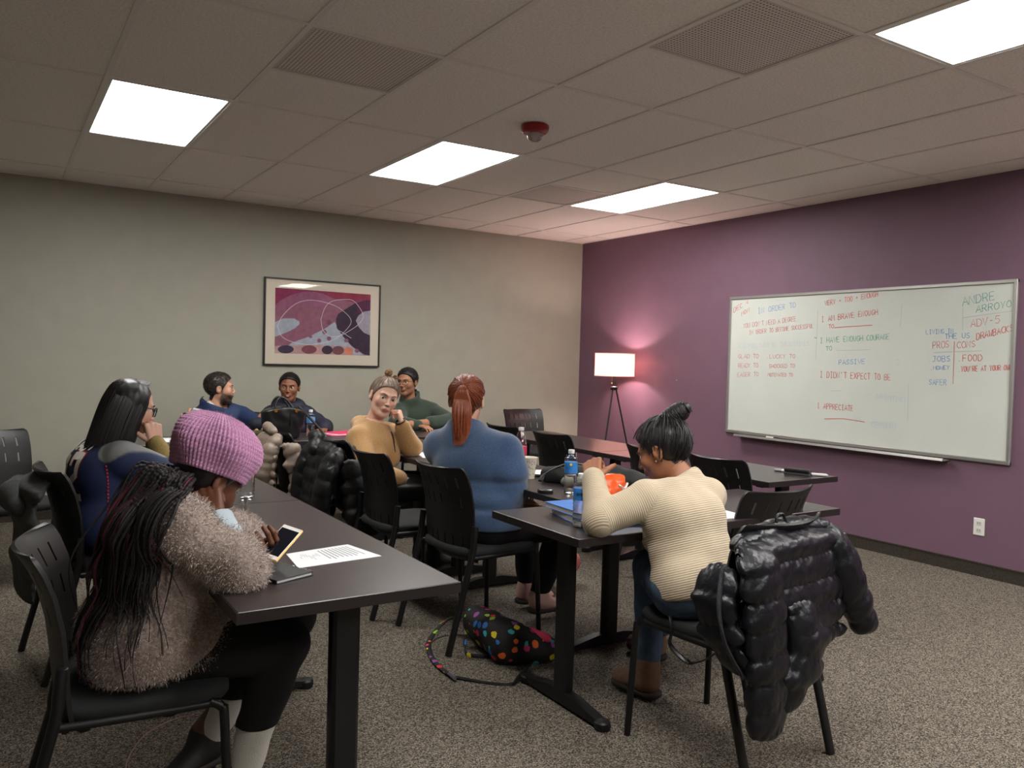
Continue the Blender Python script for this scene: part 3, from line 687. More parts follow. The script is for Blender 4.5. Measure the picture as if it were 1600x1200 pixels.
def smin(a, b, k):
    if k <= 0: return np.minimum(a, b)
    h = np.clip(.5 + .5 * (b - a) / k, 0, 1); return b + (a - b) * h - k * h * (1 - h)
def smax(a, b, k): return -smin(-a, -b, k)
def union(prims, p, k=.03, infl=0):
    d = None
    for q in prims:
        e = q.dist(p) - infl; d = e if d is None else smin(d, e, k)
    return d
def bbox(prims, pad):
    lo = np.min([q.bounds()[0] for q in prims], 0) - pad; hi = np.max([q.bounds()[1] for q in prims], 0) + pad; return lo, hi
def folds(p, seed, amp, freq, axis=None):
    r = np.random.RandomState(seed); s = 0
    for i in range(4):
        v = nrm(r.normal(size=3)); w = nrm(r.normal(size=3))
        if axis is not None: v = nrm(v * .5 + np.array(axis))
        s = s + np.sin(p @ v * freq * r.uniform(.7, 1.5) + 1.6 * np.sin(p @ w * freq * .55 + r.uniform(0, 6)) + r.uniform(0, 6))
    return amp * s / 4
def along(prims, V):
    D = np.stack([q.dist(V) for q in prims], 1); i = D.argmin(1)
    T = np.stack([q.t0 + np.clip(q.t(V), -.3, 1.3) * q.L for q in prims], 1)
    return T[np.arange(len(V)), i], i
def push_out(P, f, m):
    P = np.array(P, float)
    for _ in range(4):
        d = f(P); e = 2e-3
        g = np.stack([f(P + e * np.eye(3)[i]) - d for i in range(3)], 1); g /= np.linalg.norm(g, axis=1)[:, None] + 1e-9
        P += g * np.maximum(0, m - d)[:, None]
    return P
def conform(P, direction, f, m=.002, far=.4):
    """slide points along a direction until they meet the surface"""
    P = np.array(P, float); d = nrm(direction); P0 = P.copy(); t = np.zeros(len(P))
    for _ in range(60):
        e = f(P0 + t[:, None] * d) - m; t += np.clip(e * .8, -.05, .05)
    return P0 + t[:, None] * d

# ------------------------------------------------------------------ heads (local frame: x right, y forward, z up)
def head_sdf(p, male=False, neck=True):
    q = p.copy(); q[:, 0] = np.abs(q[:, 0])
    d = ellip(q, (0, -.014, .030), (.0755, .096, .086))
    d = smin(d, ellip(q, (0, .022, -.026), (.063, .067, .078)), .03)
    jw = .043 if male else .037
    d = smin(d, Cap((jw, -.004, -.055), (.020, .058, -.094), .024, .017).dist(q), .025)
    d = smin(d, Cap((0, .066, -.099), (.008, .066, -.099), .0175 if male else .0145).dist(q), .018)
    d = smin(d, Cap((0, .030, -.085), (.02, .02, -.075), .026).dist(q), .03)
    d = smin(d, np.sqrt(((q - A(.043, .056, -.022)) ** 2).sum(1)) - .021, .022)       # cheekbone
    d = smin(d, Cap((.008, .083, .024), (.042, .070, .026), .0095 if male else .007).dist(q), .014)   # brow
    sock = ellip(q, (.033, .096, .003), (.021, .020, .0125)); d = smax(d, -sock, .012)
    d = smin(d, Cap((0, .086, .014), (0, .106, -.026), .006, .0085).dist(q), .010)        # nose
    d = smin(d, np.sqrt(((q - A(.0105, .096, -.031)) ** 2).sum(1)) - .0075, .006)
    d = smin(d, ellip(q, (0, .080, -.058), (.026, .017, .018)), .012)
    d = smin(d, Cap((0, .0935, -.0585), (.017, .0845, -.0615), .0048, .0028).dist(q), .003)   # lips
    d = smin(d, Cap((0, .0925, -.0675), (.015, .0845, -.0645), .0056, .003).dist(q), .003)
    ear = ellip(q, (.079, -.012, -.004), (.010, .021, .032)); ear = smax(ear, -ellip(q, (.089, -.008, .001), (.007, .011, .018)), .004)
    d = smin(d, ear, .006)
    lid = ellip(q, (.033, .083, .003), (.0155, .024, .0058)); d = smax(d, -lid, .002)
    if neck: d = smin(d, Cap((0, -.020, -.06), (0, -.040, -.19), .053 if male else .047, .056 if male else .05).dist(q), .02)
    return d
_heads = {}
def head_geo(male, h=.0034):
    if male not in _heads:
        _heads[male] = polygonize(lambda p: head_sdf(p, male), (-.1, -.125, -.2), (.1, .125, .13), h, .01)
    return _heads[male]
def head_colors(V, skin, lip, scalp=None, beard=None, blush=None):
    s = np.array(skin[:3]); C = np.tile(s, (len(V), 1)); x = np.abs(V[:, 0]); y, z = V[:, 1], V[:, 2]
    if blush is not None:
        b = np.exp(-(((x - .045) / .022) ** 2 + ((z + .03) / .02) ** 2)) * (y > .03); C = C * (1 - .5 * b[:, None]) + np.array(blush[:3]) * .5 * b[:, None]
    if beard is not None:
        w = np.clip((-.040 - z + .55 * np.clip(.05 - y, 0, .1) * (z > -.06)) / .012, 0, 1) * np.clip((y + .005) / .02, 0, 1) * np.clip((z + .125) / .02, 0, 1)
        side = np.clip((x - .055) / .01, 0, 1) * np.clip((.012 - np.abs(y - .012)) / .01, 0, 1) * (z < .02); w = np.maximum(w, side * (z > -.1))
        C = C * (1 - beard[1] * w[:, None]) + np.array(beard[0][:3]) * beard[1] * w[:, None]
    m = ((x / .0185) ** 2 + ((z + .0632) / .0088) ** 2 < 1) & (y > .078)
    C[m] = lip[:3]
    if scalp is not None:
        w = (y < np.interp(z, [-.1, -.05, -.02, 0, .03, .06, .085, .12], [-.062, -.04, -.02, .012, .03, .045, .072, .09])) & (z > -.09) & ~((x > .07) & (np.abs(z) < .036) & (np.abs(y + .012) < .022) & (x > .0735))
        C[w] = scalp[:3]
    return np.concatenate([C, np.ones((len(V), 1))], 1)
class Head:
    """frame of a head in the world"""
    def __init__(s, c, fwd, roll=0, k=1.0):
        s.c = A(*c); f = nrm(fwd); r = nrm(np.cross(f, A(0, 0, 1))); u = np.cross(r, f)
        cr, sr = math.cos(roll), math.sin(roll); s.R = np.stack([r * cr + u * sr, f, u * cr - r * sr], 1) * k
        s.k = k
    def w(s, p): return np.asarray(p, float) @ s.R.T + s.c
    def l(s, p): return (np.asarray(p, float) - s.c) @ (s.R / s.k ** 2)
M_skin = mat('skin', rough=.5, spec=.4, attr='col', bump=.06, bscale=500)
M_eye = mat('eye', rough=.12, attr='col', spec=.6)
def eye_parts(hd, par, iris, look=(0, 1, 0), brow=None, lash=(25, 18, 16), bw=.0032, arch=.0):
    for s in (-1, 1):
        R = .0122; lk = nrm(look); V = []; C = []
        n, m = 14, 20; u = nrm(np.cross(lk, A(0, 0, 1))); v2 = np.cross(u, lk)
        for i in range(n + 1):
            a = math.pi * i / n
            for j in range(m):
                b = 2 * math.pi * j / m; V.append(R * (math.cos(a) * lk + math.sin(a) * (math.cos(b) * u + math.sin(b) * v2)))
                C.append(rgb(12, 10, 10) if i <= 1 else (rgb(*iris) if i <= 2.5 else rgb(222, 214, 206)))
        F = [(i * m + j, i * m + (j + 1) % m, (i + 1) * m + (j + 1) % m, (i + 1) * m + j) for i in range(n) for j in range(m)]
        np_mesh('eye', hd.w(np.array(V) + A(s * .033, .0685, .003)), F, M_eye, par, colr=C)
        # upper lash line
        P = smoothpath([(s * .0175, .0785, .0045), (s * .026, .0845, .0095), (s * .035, .083, .0100), (s * .0475, .0755, .0055)], 4)
        V, F = tube_geo(hd.w(P), [.0006 + .0008 * math.sin(math.pi * i / (len(P) - 1)) for i in range(len(P))], 5)
        MB().add(V, F).build('eyelash', mat('lash_%d_%d_%d' % lash, rgb(*lash), rough=.7), par)
        if brow:
            P = smoothpath([(s * .014, .0905, .0225), (s * .028, .0885, .0275 + arch), (s * .042, .079, .0275 + arch), (s * .054, .066, .021)], 4)
            V, F = tube_geo(hd.w(P), [bw * .7 * min(1, (len(P) - 1 - i) / 5 + .25) * hd.k for i in range(len(P))], 6)
            MB().add(V, F).build('eyebrow', mat('brow_%d_%d_%d' % brow, rgb(*brow), rough=.8), par, smooth=True)

# ------------------------------------------------------------------ hands (local: x to fingertips, y to thumb side, z back of hand)
FING = [(.090, .030, (.041, .025, .020), .0088), (.094, .009, (.046, .029, .021), .0090), (.089, -.012, (.042, .027, .020), .0085), (.080, -.031, (.033, .020, .017), .0076)]
def hand_prims(curl, spread=0, thumb=(30, 20)):
    palm = []; fing = []
    for i, (kx, ky, seg, r) in enumerate(FING):
        palm.append(Cap((.0, ky * .55, 0), (kx, ky, 0), .0155, .0105))
        c = curl[i] if isinstance(curl[0], (list, tuple)) else curl
        p = A(kx, ky, 0); ang = 0; ch = []; yaw = math.radians(spread * (1.5 - i))
        for L, a in zip(seg, c):
            ang += math.radians(a); dv = A(math.cos(ang) * math.cos(yaw), math.cos(ang) * math.sin(yaw), -math.sin(ang))
            ch.append(Cap(p, p + dv * L, r, r * .9)); p = p + dv * L; r *= .92
        fing.append(ch)
    a, b = [math.radians(v) for v in thumb]
    p = A(.018, .022, -.008); th = []
    for L, r, k in ((.042, .0135, .4), (.034, .0105, .8), (.027, .0092, 1.2)):
        dv = nrm(A(math.cos(a * (2 - k)) , math.sin(a * (2 - k)), -math.sin(b * k))); th.append(Cap(p, p + dv * L, r, r * .88)); p = p + dv * L
    return palm, fing + [th]
def hand_geo(curl, spread=0, thumb=(30, 20), h=.003):
    palm, fing = hand_prims(curl, spread, thumb)
    allp = palm + [c for q in fing for c in q]
    def f(p):
        d = union(palm, p, .012)
        for q in fing: d = smin(d, union(q, p, .004), .005)
        return d
    lo, hi = bbox(allp, .006)
    return polygonize(f, lo, hi, h, .006)
def hand_place(geo, wrist, xdir, zdir, left=False, k=1.0):
    V, F = geo; x = nrm(xdir); z = nrm(np.asarray(zdir, float) - x * (np.asarray(zdir, float) @ x)); y = np.cross(z, x)
    V = V.copy()
    # thumb on +y: for a right hand (palm down, fingers forward) the thumb is on the left = +y ; mirror for left
    if left: V[:, 1] *= -1; F = F[:, ::-1]
    return V @ (np.stack([x, y, z], 0) * k) + A(*wrist), F
def tubes(name, paths, radii, m, par, n=5, colr=None, kind=None, taper=True):
    """many strands in one mesh"""
    VV = []; FF = []; CC = []; o = 0
    for i, P in enumerate(paths):
        P = np.asarray(P); r = radii[i] if hasattr(radii, '__len__') else radii
        k = len(P); T = np.gradient(P, axis=0); T /= np.linalg.norm(T, axis=1)[:, None] + 1e-9
        u = np.cross(T, A(.31, .57, .76)); u /= np.linalg.norm(u, axis=1)[:, None] + 1e-9; w = np.cross(T, u)
        rr = np.full(k, r) if np.isscalar(r) else np.asarray(r)
        if taper: rr = rr * np.minimum(1, np.linspace(3.2, .15, k))
        a = np.arange(n) * 2 * np.pi / n
        V = P[:, None, :] + rr[:, None, None] * (np.cos(a)[None, :, None] * u[:, None, :] + np.sin(a)[None, :, None] * w[:, None, :])
        VV.append(V.reshape(-1, 3)); i0 = np.arange(k - 1)[:, None] * n; j = np.arange(n)[None]
        F = np.stack([i0 + j, i0 + (j + 1) % n, i0 + n + (j + 1) % n, i0 + n + j], -1).reshape(-1, 4) + o; FF.append(F); o += k * n
        if colr is not None: CC.append(np.tile(colr[i], (k * n, 1)))
    ob = np_mesh(name, np.concatenate(VV), np.concatenate(FF), m, par, colr=np.concatenate(CC) if colr is not None else None)
    if kind: ob['kind'] = kind
    return ob
CRC, CRR = A(0, -.014, .030), A(.0755, .096, .086)
HLZ = [-.1, -.05, -.02, 0, .03, .06, .085, .12]
def hair_shell(hd, par, m, off=.010, front=0, h=.005, name='hair', extra=None, low=-.085, wav=.002, seed=1, sideburn=0):
    """cap of hair over the skull, cut along the hairline"""
    def f(p):
        d = ellip(p, CRC, CRR + off) - folds(p, seed, wav, 130)
        yf = np.interp(p[:, 2], HLZ, [-.05, -.03, -.005, .016 + sideburn, .036, .055, .084, .13]) + front
        d = smax(d, p[:, 1] - yf, .008)
        ear = ellip(np.abs(p) * A(1, 0, 0) + p * A(0, 1, 1), (.080, -.010, -.006), (.016, .021, .030)); d = smax(d, -ear, .004)
        d = smax(d, low - p[:, 2] - .25 * np.clip(p[:, 1] + .05, 0, .2), .01)
        if extra is not None: d = smin(d, extra(p), .012)
        return d
    lo, hi = (-.13, -.16, -.14), (.13, .13, .16)
    V, F = polygonize(f, lo, hi, h, .012)
    return np_mesh(name, hd.w(V), F, m, par)
def scalp_pts(n, rs, zmin=-.075, front=0):
    out = []
    while len(out) < n:
        v = nrm(rs.normal(size=3)); p = CRC + v * CRR
        yf = np.interp(p[2], HLZ, [-.05, -.03, -.005, .014, .034, .053, .082, .12]) + front
        if p[1] < yf and p[2] > zmin and not (abs(p[0]) > .068 and abs(p[2] + .006) < .034 and abs(p[1] + .010) < .024): out.append(p)
    return np.array(out)
def combed(hd, par, m, tie, n, rad=.0016, lift=.011, seed=1, k=9, name='hair_strand', front=0, end_lift=.012, jitter=.004, colr=None):
    """strands combed from the hairline over the skull to a tie point"""
    rs = np.random.RandomState(seed); S = scalp_pts(n, rs, front=front); T = A(*tie); paths = []
    for p in S:
        a = (p - CRC) / CRR; b = (T - CRC) / CRR; b = b / np.linalg.norm(b); a = a / np.linalg.norm(a)
        om = math.acos(np.clip(a @ b, -1, 1)) + 1e-4; t = np.linspace(0, 1, k)[:, None]
        q = (np.sin((1 - t) * om) * a + np.sin(t * om) * b) / math.sin(om)
        l = lift + rs.uniform(-.002, .002) + end_lift * t ** 3
        q = CRC + q * (CRR + l) + rs.normal(size=3) * jitter * .3
        paths.append(hd.w(q))
    return tubes(name, paths, [rad * rs.uniform(.7, 1.3) for _ in S], m, par, n=4, kind='stuff')

# ------------------------------------------------------------------ whole figures
def figure(name_label, J, hd, male=False, bulk=1.0, arm=1.0, skin=(190, 140, 115), lip=(160, 90, 85), scalp=None, beard=None, blush=None, hands=None, h=.013, bust=0, belly=0):
    """J: joints in world space -> (root, dict of primitive groups)"""
    root = wroot(empty('person', tuple((J['pel'][0], J['pel'][1], 0))))
    def W(o):
        o.parent = root; o.matrix_parent_inverse = Matrix.Translation(-root.location); return o
    for k in J: J[k] = A(*J[k])
    J['nek'] = hd.w(A(0, -.052, -.150)); mid = (J['shL'] + J['shR']) / 2
    for q in ('shL', 'shR'): J[q] = mid + (J[q] - mid) * .90 - A(0, 0, .042)
    lat = nrm(J['shL'] - J['shR']); hl = nrm(J['hiL'] - J['hiR']); up = nrm(J['che'] - J['pel']); fw = nrm(np.cross(lat, up))
    b = bulk; P = {}
    wai = (J['pel'] + J['che']) / 2 + fw * .01
    P['torso'] = [Cap(J['pel'] - hl * .075 * b, J['pel'] + hl * .075 * b, .112 * b, g='t'), Cap(J['pel'], wai, .112 * b, (.100 + belly) * b, lat, 1.38, 't'),
                  Cap(wai, J['che'], (.100 + belly) * b, .100 * b, lat, 1.36, 't'), Cap(J['che'] - lat * .05 * b, J['che'] + lat * .05 * b, .1 * b, g='t'),
                  Cap(J['che'] + up * .06, J['nek'] - up * .055, .070 * b, .050, lat, 1.35, 't')]
    for s in 'LR':
        P['torso'].append(Cap(J['che'] + up * .075 + (J['sh' + s] - J['che']) * .2, J['sh' + s] + A(0, 0, .008), .052 * b, .046 * arm, g='t'))
        P['torso'].append(Cap(J['nek'] - up * .06, J['sh' + s] + A(0, 0, .012), .046, .042 * arm, g='t'))
    if bust:
        for s in (-1, 1): P['torso'].append(Cap(J['che'] + fw * .075 * b + lat * s * .065 - up * .045, J['che'] + fw * .085 * b + lat * s * .07 - up * .06, bust, g='t'))
    for q in P['torso']: q.t0 = 0
    for s in 'LR':
        e, w = J['el' + s], J['wr' + s]; sh = J['sh' + s]
        P['arm' + s] = [Cap(sh, e, .054 * arm, .044 * arm, g='a', t0=0), Cap(e, w, .045 * arm, .030 * arm, g='a', t0=np.linalg.norm(e - sh))]
        P['leg' + s] = [Cap(J['hi' + s], J['kn' + s], .088 * b, .060 * b, g='l'), Cap(J['kn' + s], J['an' + s], .057 * b, .040, g='l', t0=.42)]
        P['foot' + s] = [Cap(J['an' + s] + A(0, 0, -.03), J['to' + s], .040, .030, g='f'), Cap(J['an' + s], J['an' + s] + A(0, 0, -.045), .036, .038, g='f')]
    neck = [Cap(J['nek'] - up * .05, hd.w(A(0, -.03, -.09)), .058, .05)]
    allp = [q for g in P.values() for q in g] + neck
    lo, hi = bbox(allp, .02)
    V, F = polygonize(lambda p: union(allp, p, .03), lo, hi, h)
    HV, HF = head_geo(male); HC = head_colors(HV, rgb(*skin), rgb(*lip), rgb(*scalp) if scalp else None, (rgb(*beard[0]), beard[1]) if beard else None, rgb(*blush) if blush else None)
    VV = [V, hd.w(HV)]; FF = [F, HF + len(V)]; CC = [np.tile(np.array(rgb(*skin)), (len(V), 1)), HC]; n = len(V) + len(HV)
    for (hv, hf) in (hands or []):
        VV.append(hv); FF.append(hf + n); n += len(hv); CC.append(np.tile(np.array(rgb(*skin)), (len(hv), 1)))
    W(np_mesh('body', np.concatenate(VV), np.concatenate(FF), M_skin, None, colr=np.concatenate(CC)))
    tag(root, name_label, 'person')
    P['lat'], P['up'], P['fw'], P['W'], P['J'] = lat, up, fw, W, J
    return root, P
def garment(name, prims, m, P, infl=.014, h=.011, k=.02, fold=(.004, 40, 1), cuts=(), par=None, extra=None, sub=None, colr=None, tvec=None):
    """cloth around some of the body, cut off by planes (point, outward normal)"""
    def f(p):
        d = union(prims, p, k, infl)
        if fold: d = d - folds(p, fold[2], fold[0], fold[1])
        if extra is not None: d = extra(p, d)
        for c, nn in cuts: d = smax(d, (p - A(*c)) @ nrm(nn), .008)
        return d
    lo, hi = bbox(prims, infl + .03)
    V, F = polygonize(f, lo, hi, h, .025)
    T, i = along(prims, V); g = np.array([q.g == 't' for q in prims])[i]
    up = P['up'] if tvec is None else nrm(tvec)
    T = np.where(g, V @ up, T)
    o = np_mesh(name, V, F, m, None, attrs={'along': T}, colr=None if colr is None else colr(V, i)); P['W'](o)
    return o, f
def child(o, P): return P['W'](o)

# ------------------------------------------------------------------ people
FIST = hand_geo((72, 85, 40), 0, (28, 45)); LOOSE = hand_geo((48, 70, 35), 2, (30, 35)); RELAX = hand_geo((22, 32, 20), 3, (34, 25)); GRIP = hand_geo((35, 45, 30), 3, (38, 60)); HOLD = hand_geo((40, 50, 30), 2, (10, 30))
def loc(o, deg):
    r = math.radians(deg); f = A(math.cos(r), math.sin(r), 0); l = A(-f[1], f[0], 0)
    return lambda a, b, z: A(o[0], o[1], 0) + f * a + l * b + A(0, 0, z)
def neck_hole(J, hd, r=.066, top=.012, lim=.105):
    c = Cap(J['nek'] - A(0, 0, .0), hd.w(A(0, -.02, .0)), r, r); ax = nrm(hd.w(A(0, -.03, -.09)) - J['nek'])
    def g(p, d):
        q = p - J['nek']; h = q @ ax; rad = np.linalg.norm(q - h[:, None] * ax, axis=1)
        d = np.where((rad < lim) & (h < .2), smax(d, h - top, .006), d)
        return smax(d, -c.dist(p), .006)
    return g
def hairmat(name, c, var=.35): return mat(name, rgb(*c), rough=.42, spec=.5, var=var, vscale=60)
M_sole = mat('rubber_sole', rgb(52, 44, 40), rough=.8)
def shoe(P, s, m, sole=None, tall=0, name='shoe'):
    J = P['J']; an, to = J['an' + s], J['to' + s]
    pr = [Cap(an + A(0, 0, -.045), to, .043, .037, g='f'), Cap(an + A(0, 0, -.05), an + A(0, 0, -.01 + tall), .044, .045, g='f')]
    zf = an[2] - .085 if abs(nrm(to - an)[2]) < .75 else -9
    o, f = garment(name, pr, m, P, infl=.006, h=.009, k=.03, fold=(.002, 60, 4), cuts=[((an[0], an[1], zf), (0, 0, -1))])
    if zf > -1:
        so, f = garment('sole', [Cap(A(an[0], an[1], zf) - (to - an) * A(.12, .12, 0), A(to[0], to[1], zf), .046, .042, g='f')], sole or M_sole, P, infl=.004, h=.008, fold=None, cuts=[((an[0], an[1], max(.001, zf - .020)), (0, 0, -1)), ((an[0], an[1], zf + .006), (0, 0, 1))])
    return o

# --- cream ribbed sweater, messy topknot -------------------------------------------------
sk = (150, 100, 72)
hdC = Head(py(1034, 706, -5.03), (-.42, .80, -.42), roll=-.06, k=1.0)
J = dict(pel=(-3.42, -5.29, .575), che=(-3.43, -5.20, .80), nek=(-3.425, -5.115, .975), shL=(-3.575, -5.13, .905), shR=(-3.265, -5.175, .905),
         elL=(-3.735, -5.085, .795), wrL=(-3.675, -4.965, .925), elR=(-3.20, -5.02, .79), wrR=(-3.36, -4.86, .785),
         hiL=(-3.51, -5.27, .555), hiR=(-3.33, -5.26, .555), knL=(-3.31, -4.90, .53), knR=(-3.12, -4.90, .53), anL=(-3.335, -4.93, .12), anR=(-3.02, -4.63, .12), toL=(-3.36, -4.80, .045), toR=(-3.02, -4.50, .045))
hands = [hand_place(FIST, J['wrL'], (.35, .55, .55), (-.55, -.1, .8), left=True), hand_place(RELAX, J['wrR'], (-.6, .8, -.1), (.1, .1, 1))]
root, P = figure('person in a cream ribbed sweater with a black topknot bending over the table', J, hdC, skin=sk, lip=(120, 62, 58), scalp=(26, 22, 22), hands=hands, bulk=1.0, bust=.05)
J = P['J']
eye_parts(hdC, root, (50, 32, 22), brow=(30, 22, 20))
M_cream = mat('cream_rib_knit', rgb(184, 168, 144), rough=.9, sheen=.15, rib=('along', 125, .28, .07), bump=.15, bscale=700)
top = P['torso'] + P['armL'] + P['armR']
col_ = Cap(J['nek'] - A(0, .01, .03), J['nek'] + A(0, .005, .01), .060, .052, g='t')
swC, fC = garment('sweater', top + [col_], M_cream, P, infl=.015, h=.0085, fold=(.0045, 38, 3), cuts=[((-3.4, -5.3, .535), (0, -.25, -1))], extra=neck_hole(J, hdC, .054, .035))
M_denim = mat('blue_denim', rgb(66, 84, 108), rough=.9, var=.3, vscale=18, bump=.4, bscale=900)
garment('jeans', P['torso'][:1] + P['legL'] + P['legR'], M_denim, P, infl=.012, h=.011, fold=(.004, 45, 8), cuts=[((0, 0, .62), (0, 0, 1)), ((0, 0, .135), (0, 0, -1))])
M_suede = mat('tan_suede', rgb(112, 84, 66), rough=.95, var=.15, vscale=60)
for s in 'LR': shoe(P, s, M_suede, tall=.04, name='ankle_boot')
M_hb = hairmat('black_hair', (24, 21, 22))
bunc = hdC.l(py(1058, 662, -5.05)); tie = A(.020, -.045, .108)
hair_shell(hdC, root, M_hb, off=.013, wav=.004, seed=3, low=-.09)
combed(hdC, root, M_hb, tie, 460, rad=.002, lift=.015, seed=5, jitter=.018, end_lift=.004)
rs = np.random.RandomState(9); paths = []
bdir = nrm(hdC.R.T @ nrm(CR[:, 0] * .80 + A(0, 0, 1) * .55 - CR[:, 1] * .15)); b0 = tie + A(0, 0, .0)
for i in range(150):      # knot wound round its own axis
    a = rs.uniform(0, 6.28); u = nrm(np.cross(bdir, A(0, 0, 1))); v = np.cross(u, bdir); h0 = rs.uniform(-.005, .105); w_ = rs.uniform(-.02, .02); ps = []
    for q in np.linspace(0, 1, 10):
        aa = a + 3.4 * q; hh_ = np.clip(h0 + w_ * q, -.005, .12); R_ = .037 * math.sqrt(max(.12, 1 - ((hh_ - .05) / .08) ** 2)) * rs.uniform(.98, 1.06)
        ps.append(b0 + bdir * hh_ + (u * math.cos(aa) + v * math.sin(aa)) * R_)
    paths.append(hdC.w(ps))
hb = tubes('bun', paths, .0035, M_hb, root, n=5, kind='stuff')
V, F = polygonize(lambda p: Cap(b0, b0 + bdir * .095, .034, .027).dist(p) - folds(p, 5, .003, 120), (-.1, -.2, 0), (.2, .1, .25), .005, .01); np_mesh('bun_core', hdC.w(V), F, M_hb, root)
fl = []
for i in range(26):        # flyaway hairs
    p = scalp_pts(1, rs)[0]; n_ = nrm((p - CRC) / CRR ** 2); d = nrm(n_ + rs.normal(size=3) * .8); p = p + n_ * .012
    fl.append(hdC.w([p, p + n_ * .012 + d * .006, p + n_ * .012 + d * .018, p + n_ * .010 + d * .03]))
tubes('stray_hair', fl, .0004, M_hb, root, n=3, kind='stuff')
ep = hdC.w(A(-.088, .003, -.035)); MB().lathe([(0, -.003), (.003, 0), (0, .003)], 8, Matrix.Translation(tuple(ep))).build('earring', mat('silver', rgb(220, 215, 205), rough=.2, metal=1), root, smooth=True)

# --- blue fleece pullover, red ponytail --------------------------------------------------
sk = (205, 158, 136)
hdR = Head((-3.55, -3.745, 1.152), (.62, .78, -.08), k=1.06)
J = dict(pel=(-3.57, -3.88, .585), che=(-3.60, -3.86, .84), nek=(-3.585, -3.835, 1.035), shL=(-3.71, -3.66, .945), shR=(-3.50, -4.0, .945),
         elL=(-3.55, -3.47, .80), wrL=(-3.28, -3.50, .785), elR=(-3.50, -4.05, .80), wrR=(-3.29, -3.84, .79),
         hiL=(-3.57, -3.77, .56), hiR=(-3.57, -3.98, .56), knL=(-3.14, -3.72, .53), knR=(-3.10, -4.00, .53), anL=(-3.12, -3.70, .14), anR=(-3.17, -3.90, .15), toL=(-2.98, -3.70, .045), toR=(-3.04, -3.90, .045))
for k_ in ('pel', 'che', 'nek', 'shL', 'shR', 'elL', 'elR', 'hiL', 'hiR'): J[k_] = tuple(A(*J[k_]) + A(.05, .01, 0))
hands = [hand_place(RELAX, J['wrL'], (1, .1, -.1), (0, 0, 1), left=True), hand_place(RELAX, J['wrR'], (.6, .8, -.1), (0, 0, 1))]
root, P = figure('person in a blue fleece pullover with a long red ponytail seen from behind', J, hdR, skin=sk, lip=(170, 95, 90), scalp=(92, 42, 26), hands=hands, bulk=1.26, arm=1.18, bust=.05, belly=.012)
J = P['J']; eye_parts(hdR, root, (70, 90, 90), brow=(110, 60, 40))
M_bfle = mat('blue_fleece', rgb(52, 74, 104), rough=.95, sheen=.4, var=.22, vscale=140, bump=.3, bscale=420)
coll = Cap(J['nek'] - A(0, 0, .01), hdR.w(A(0, -.035, -.115)), .074, .066, g='t')
def rolls(p, d):
    d = d - .010 * np.exp(-((p[:, 2] - .70) / .035) ** 2) + .010 * np.exp(-((p[:, 2] - .645) / .016) ** 2) + .009 * np.exp(-((p[:, 2] - .775) / .016) ** 2)
    return neck_hole(P['J'], hdR, .056, .055)(p, d)
swR, fR = garment('pullover', P['torso'] + P['armL'] + P['armR'] + [coll], M_bfle, P, infl=.016, h=.0105, k=.06, fold=(.005, 30, 12), cuts=[((0, 0, .54), (0, 0, -1))], extra=rolls)
M_blkt = mat('black_trousers', rgb(15, 14, 16), rough=.9, bump=.2, bscale=500)
garment('trousers', P['torso'][:1] + P['legL'] + P['legR'], M_blkt, P, infl=.012, h=.012, fold=(.004, 40, 8), cuts=[((0, 0, .565), (0, 0, 1)), ((0, 0, .15), (0, 0, -1))])
M_pinkshoe = mat('pink_sneaker', rgb(186, 148, 138), rough=.8)
for s in 'LR': shoe(P, s, M_pinkshoe, name='sneaker')
M_hr = mat('red_hair', rgb(134, 66, 36), rough=.38, spec=.6, var=.3, vscale=70)
M_hr2 = mat('red_hair_dark', rgb(100, 46, 28), rough=.42, var=.3, vscale=70)
hair_shell(hdR, root, M_hr2, off=.010, wav=.002, seed=2)
tie = A(.0, -.105, .062)
combed(hdR, root, M_hr, tie, 700, rad=.0018, lift=.012, seed=8, jitter=.006, end_lift=.012)
rs = np.random.RandomState(3); paths = []
for i in range(420):
    a = rs.uniform(0, 6.28); r = math.sqrt(rs.uniform(0, 1)); c0 = tie + A(0, -.016, 0)
    q0 = c0 + A(math.cos(a) * .013 * r, 0, math.sin(a) * .013 * r)
    q1 = tie + A(math.cos(a) * .030 * r, -.038 - .012 * r * math.sin(a), -.03 + .012 * math.sin(a) * r)
    q2 = tie + A(math.cos(a) * .046 * r + .004, -.050 + .016 * math.sin(a) * r, -.11)
    q3 = tie + A(math.cos(a) * .040 * r + .006, -.052 + .016 * math.sin(a) * r, -.19 + rs.uniform(-.02, .01))
    q4 = tie + A(math.cos(a) * .028 * r + .004 + rs.normal() * .005, -.050 + .012 * math.sin(a) * r, -.245 + rs.uniform(-.04, .035))
    pts = smoothpath([q0, q1, q2, q3, q4], 4); paths.append(push_out(hdR.w(pts), fR, .006))
tubes('ponytail', paths, [.0024 * rs.uniform(.7, 1.3) for _ in paths], M_hr, root, n=4, kind='stuff')
b = MB(); b.tube([hdR.w(tie + A(math.cos(a) * .016, -.016, math.sin(a) * .016)) for a in np.linspace(0, 6.2832, 20)], .004, 6); b.build('hair_tie', M_hr2, root)
hw_ = [hdR.w(p) for p in ((-.055, .088, .004), (-.062, .06, .006), (-.078, .0, .004))]
MB().tube(hw_, .0016, 5).build('glasses_temple', mat('gold_wire', rgb(170, 130, 80), rough=.3, metal=1), root)

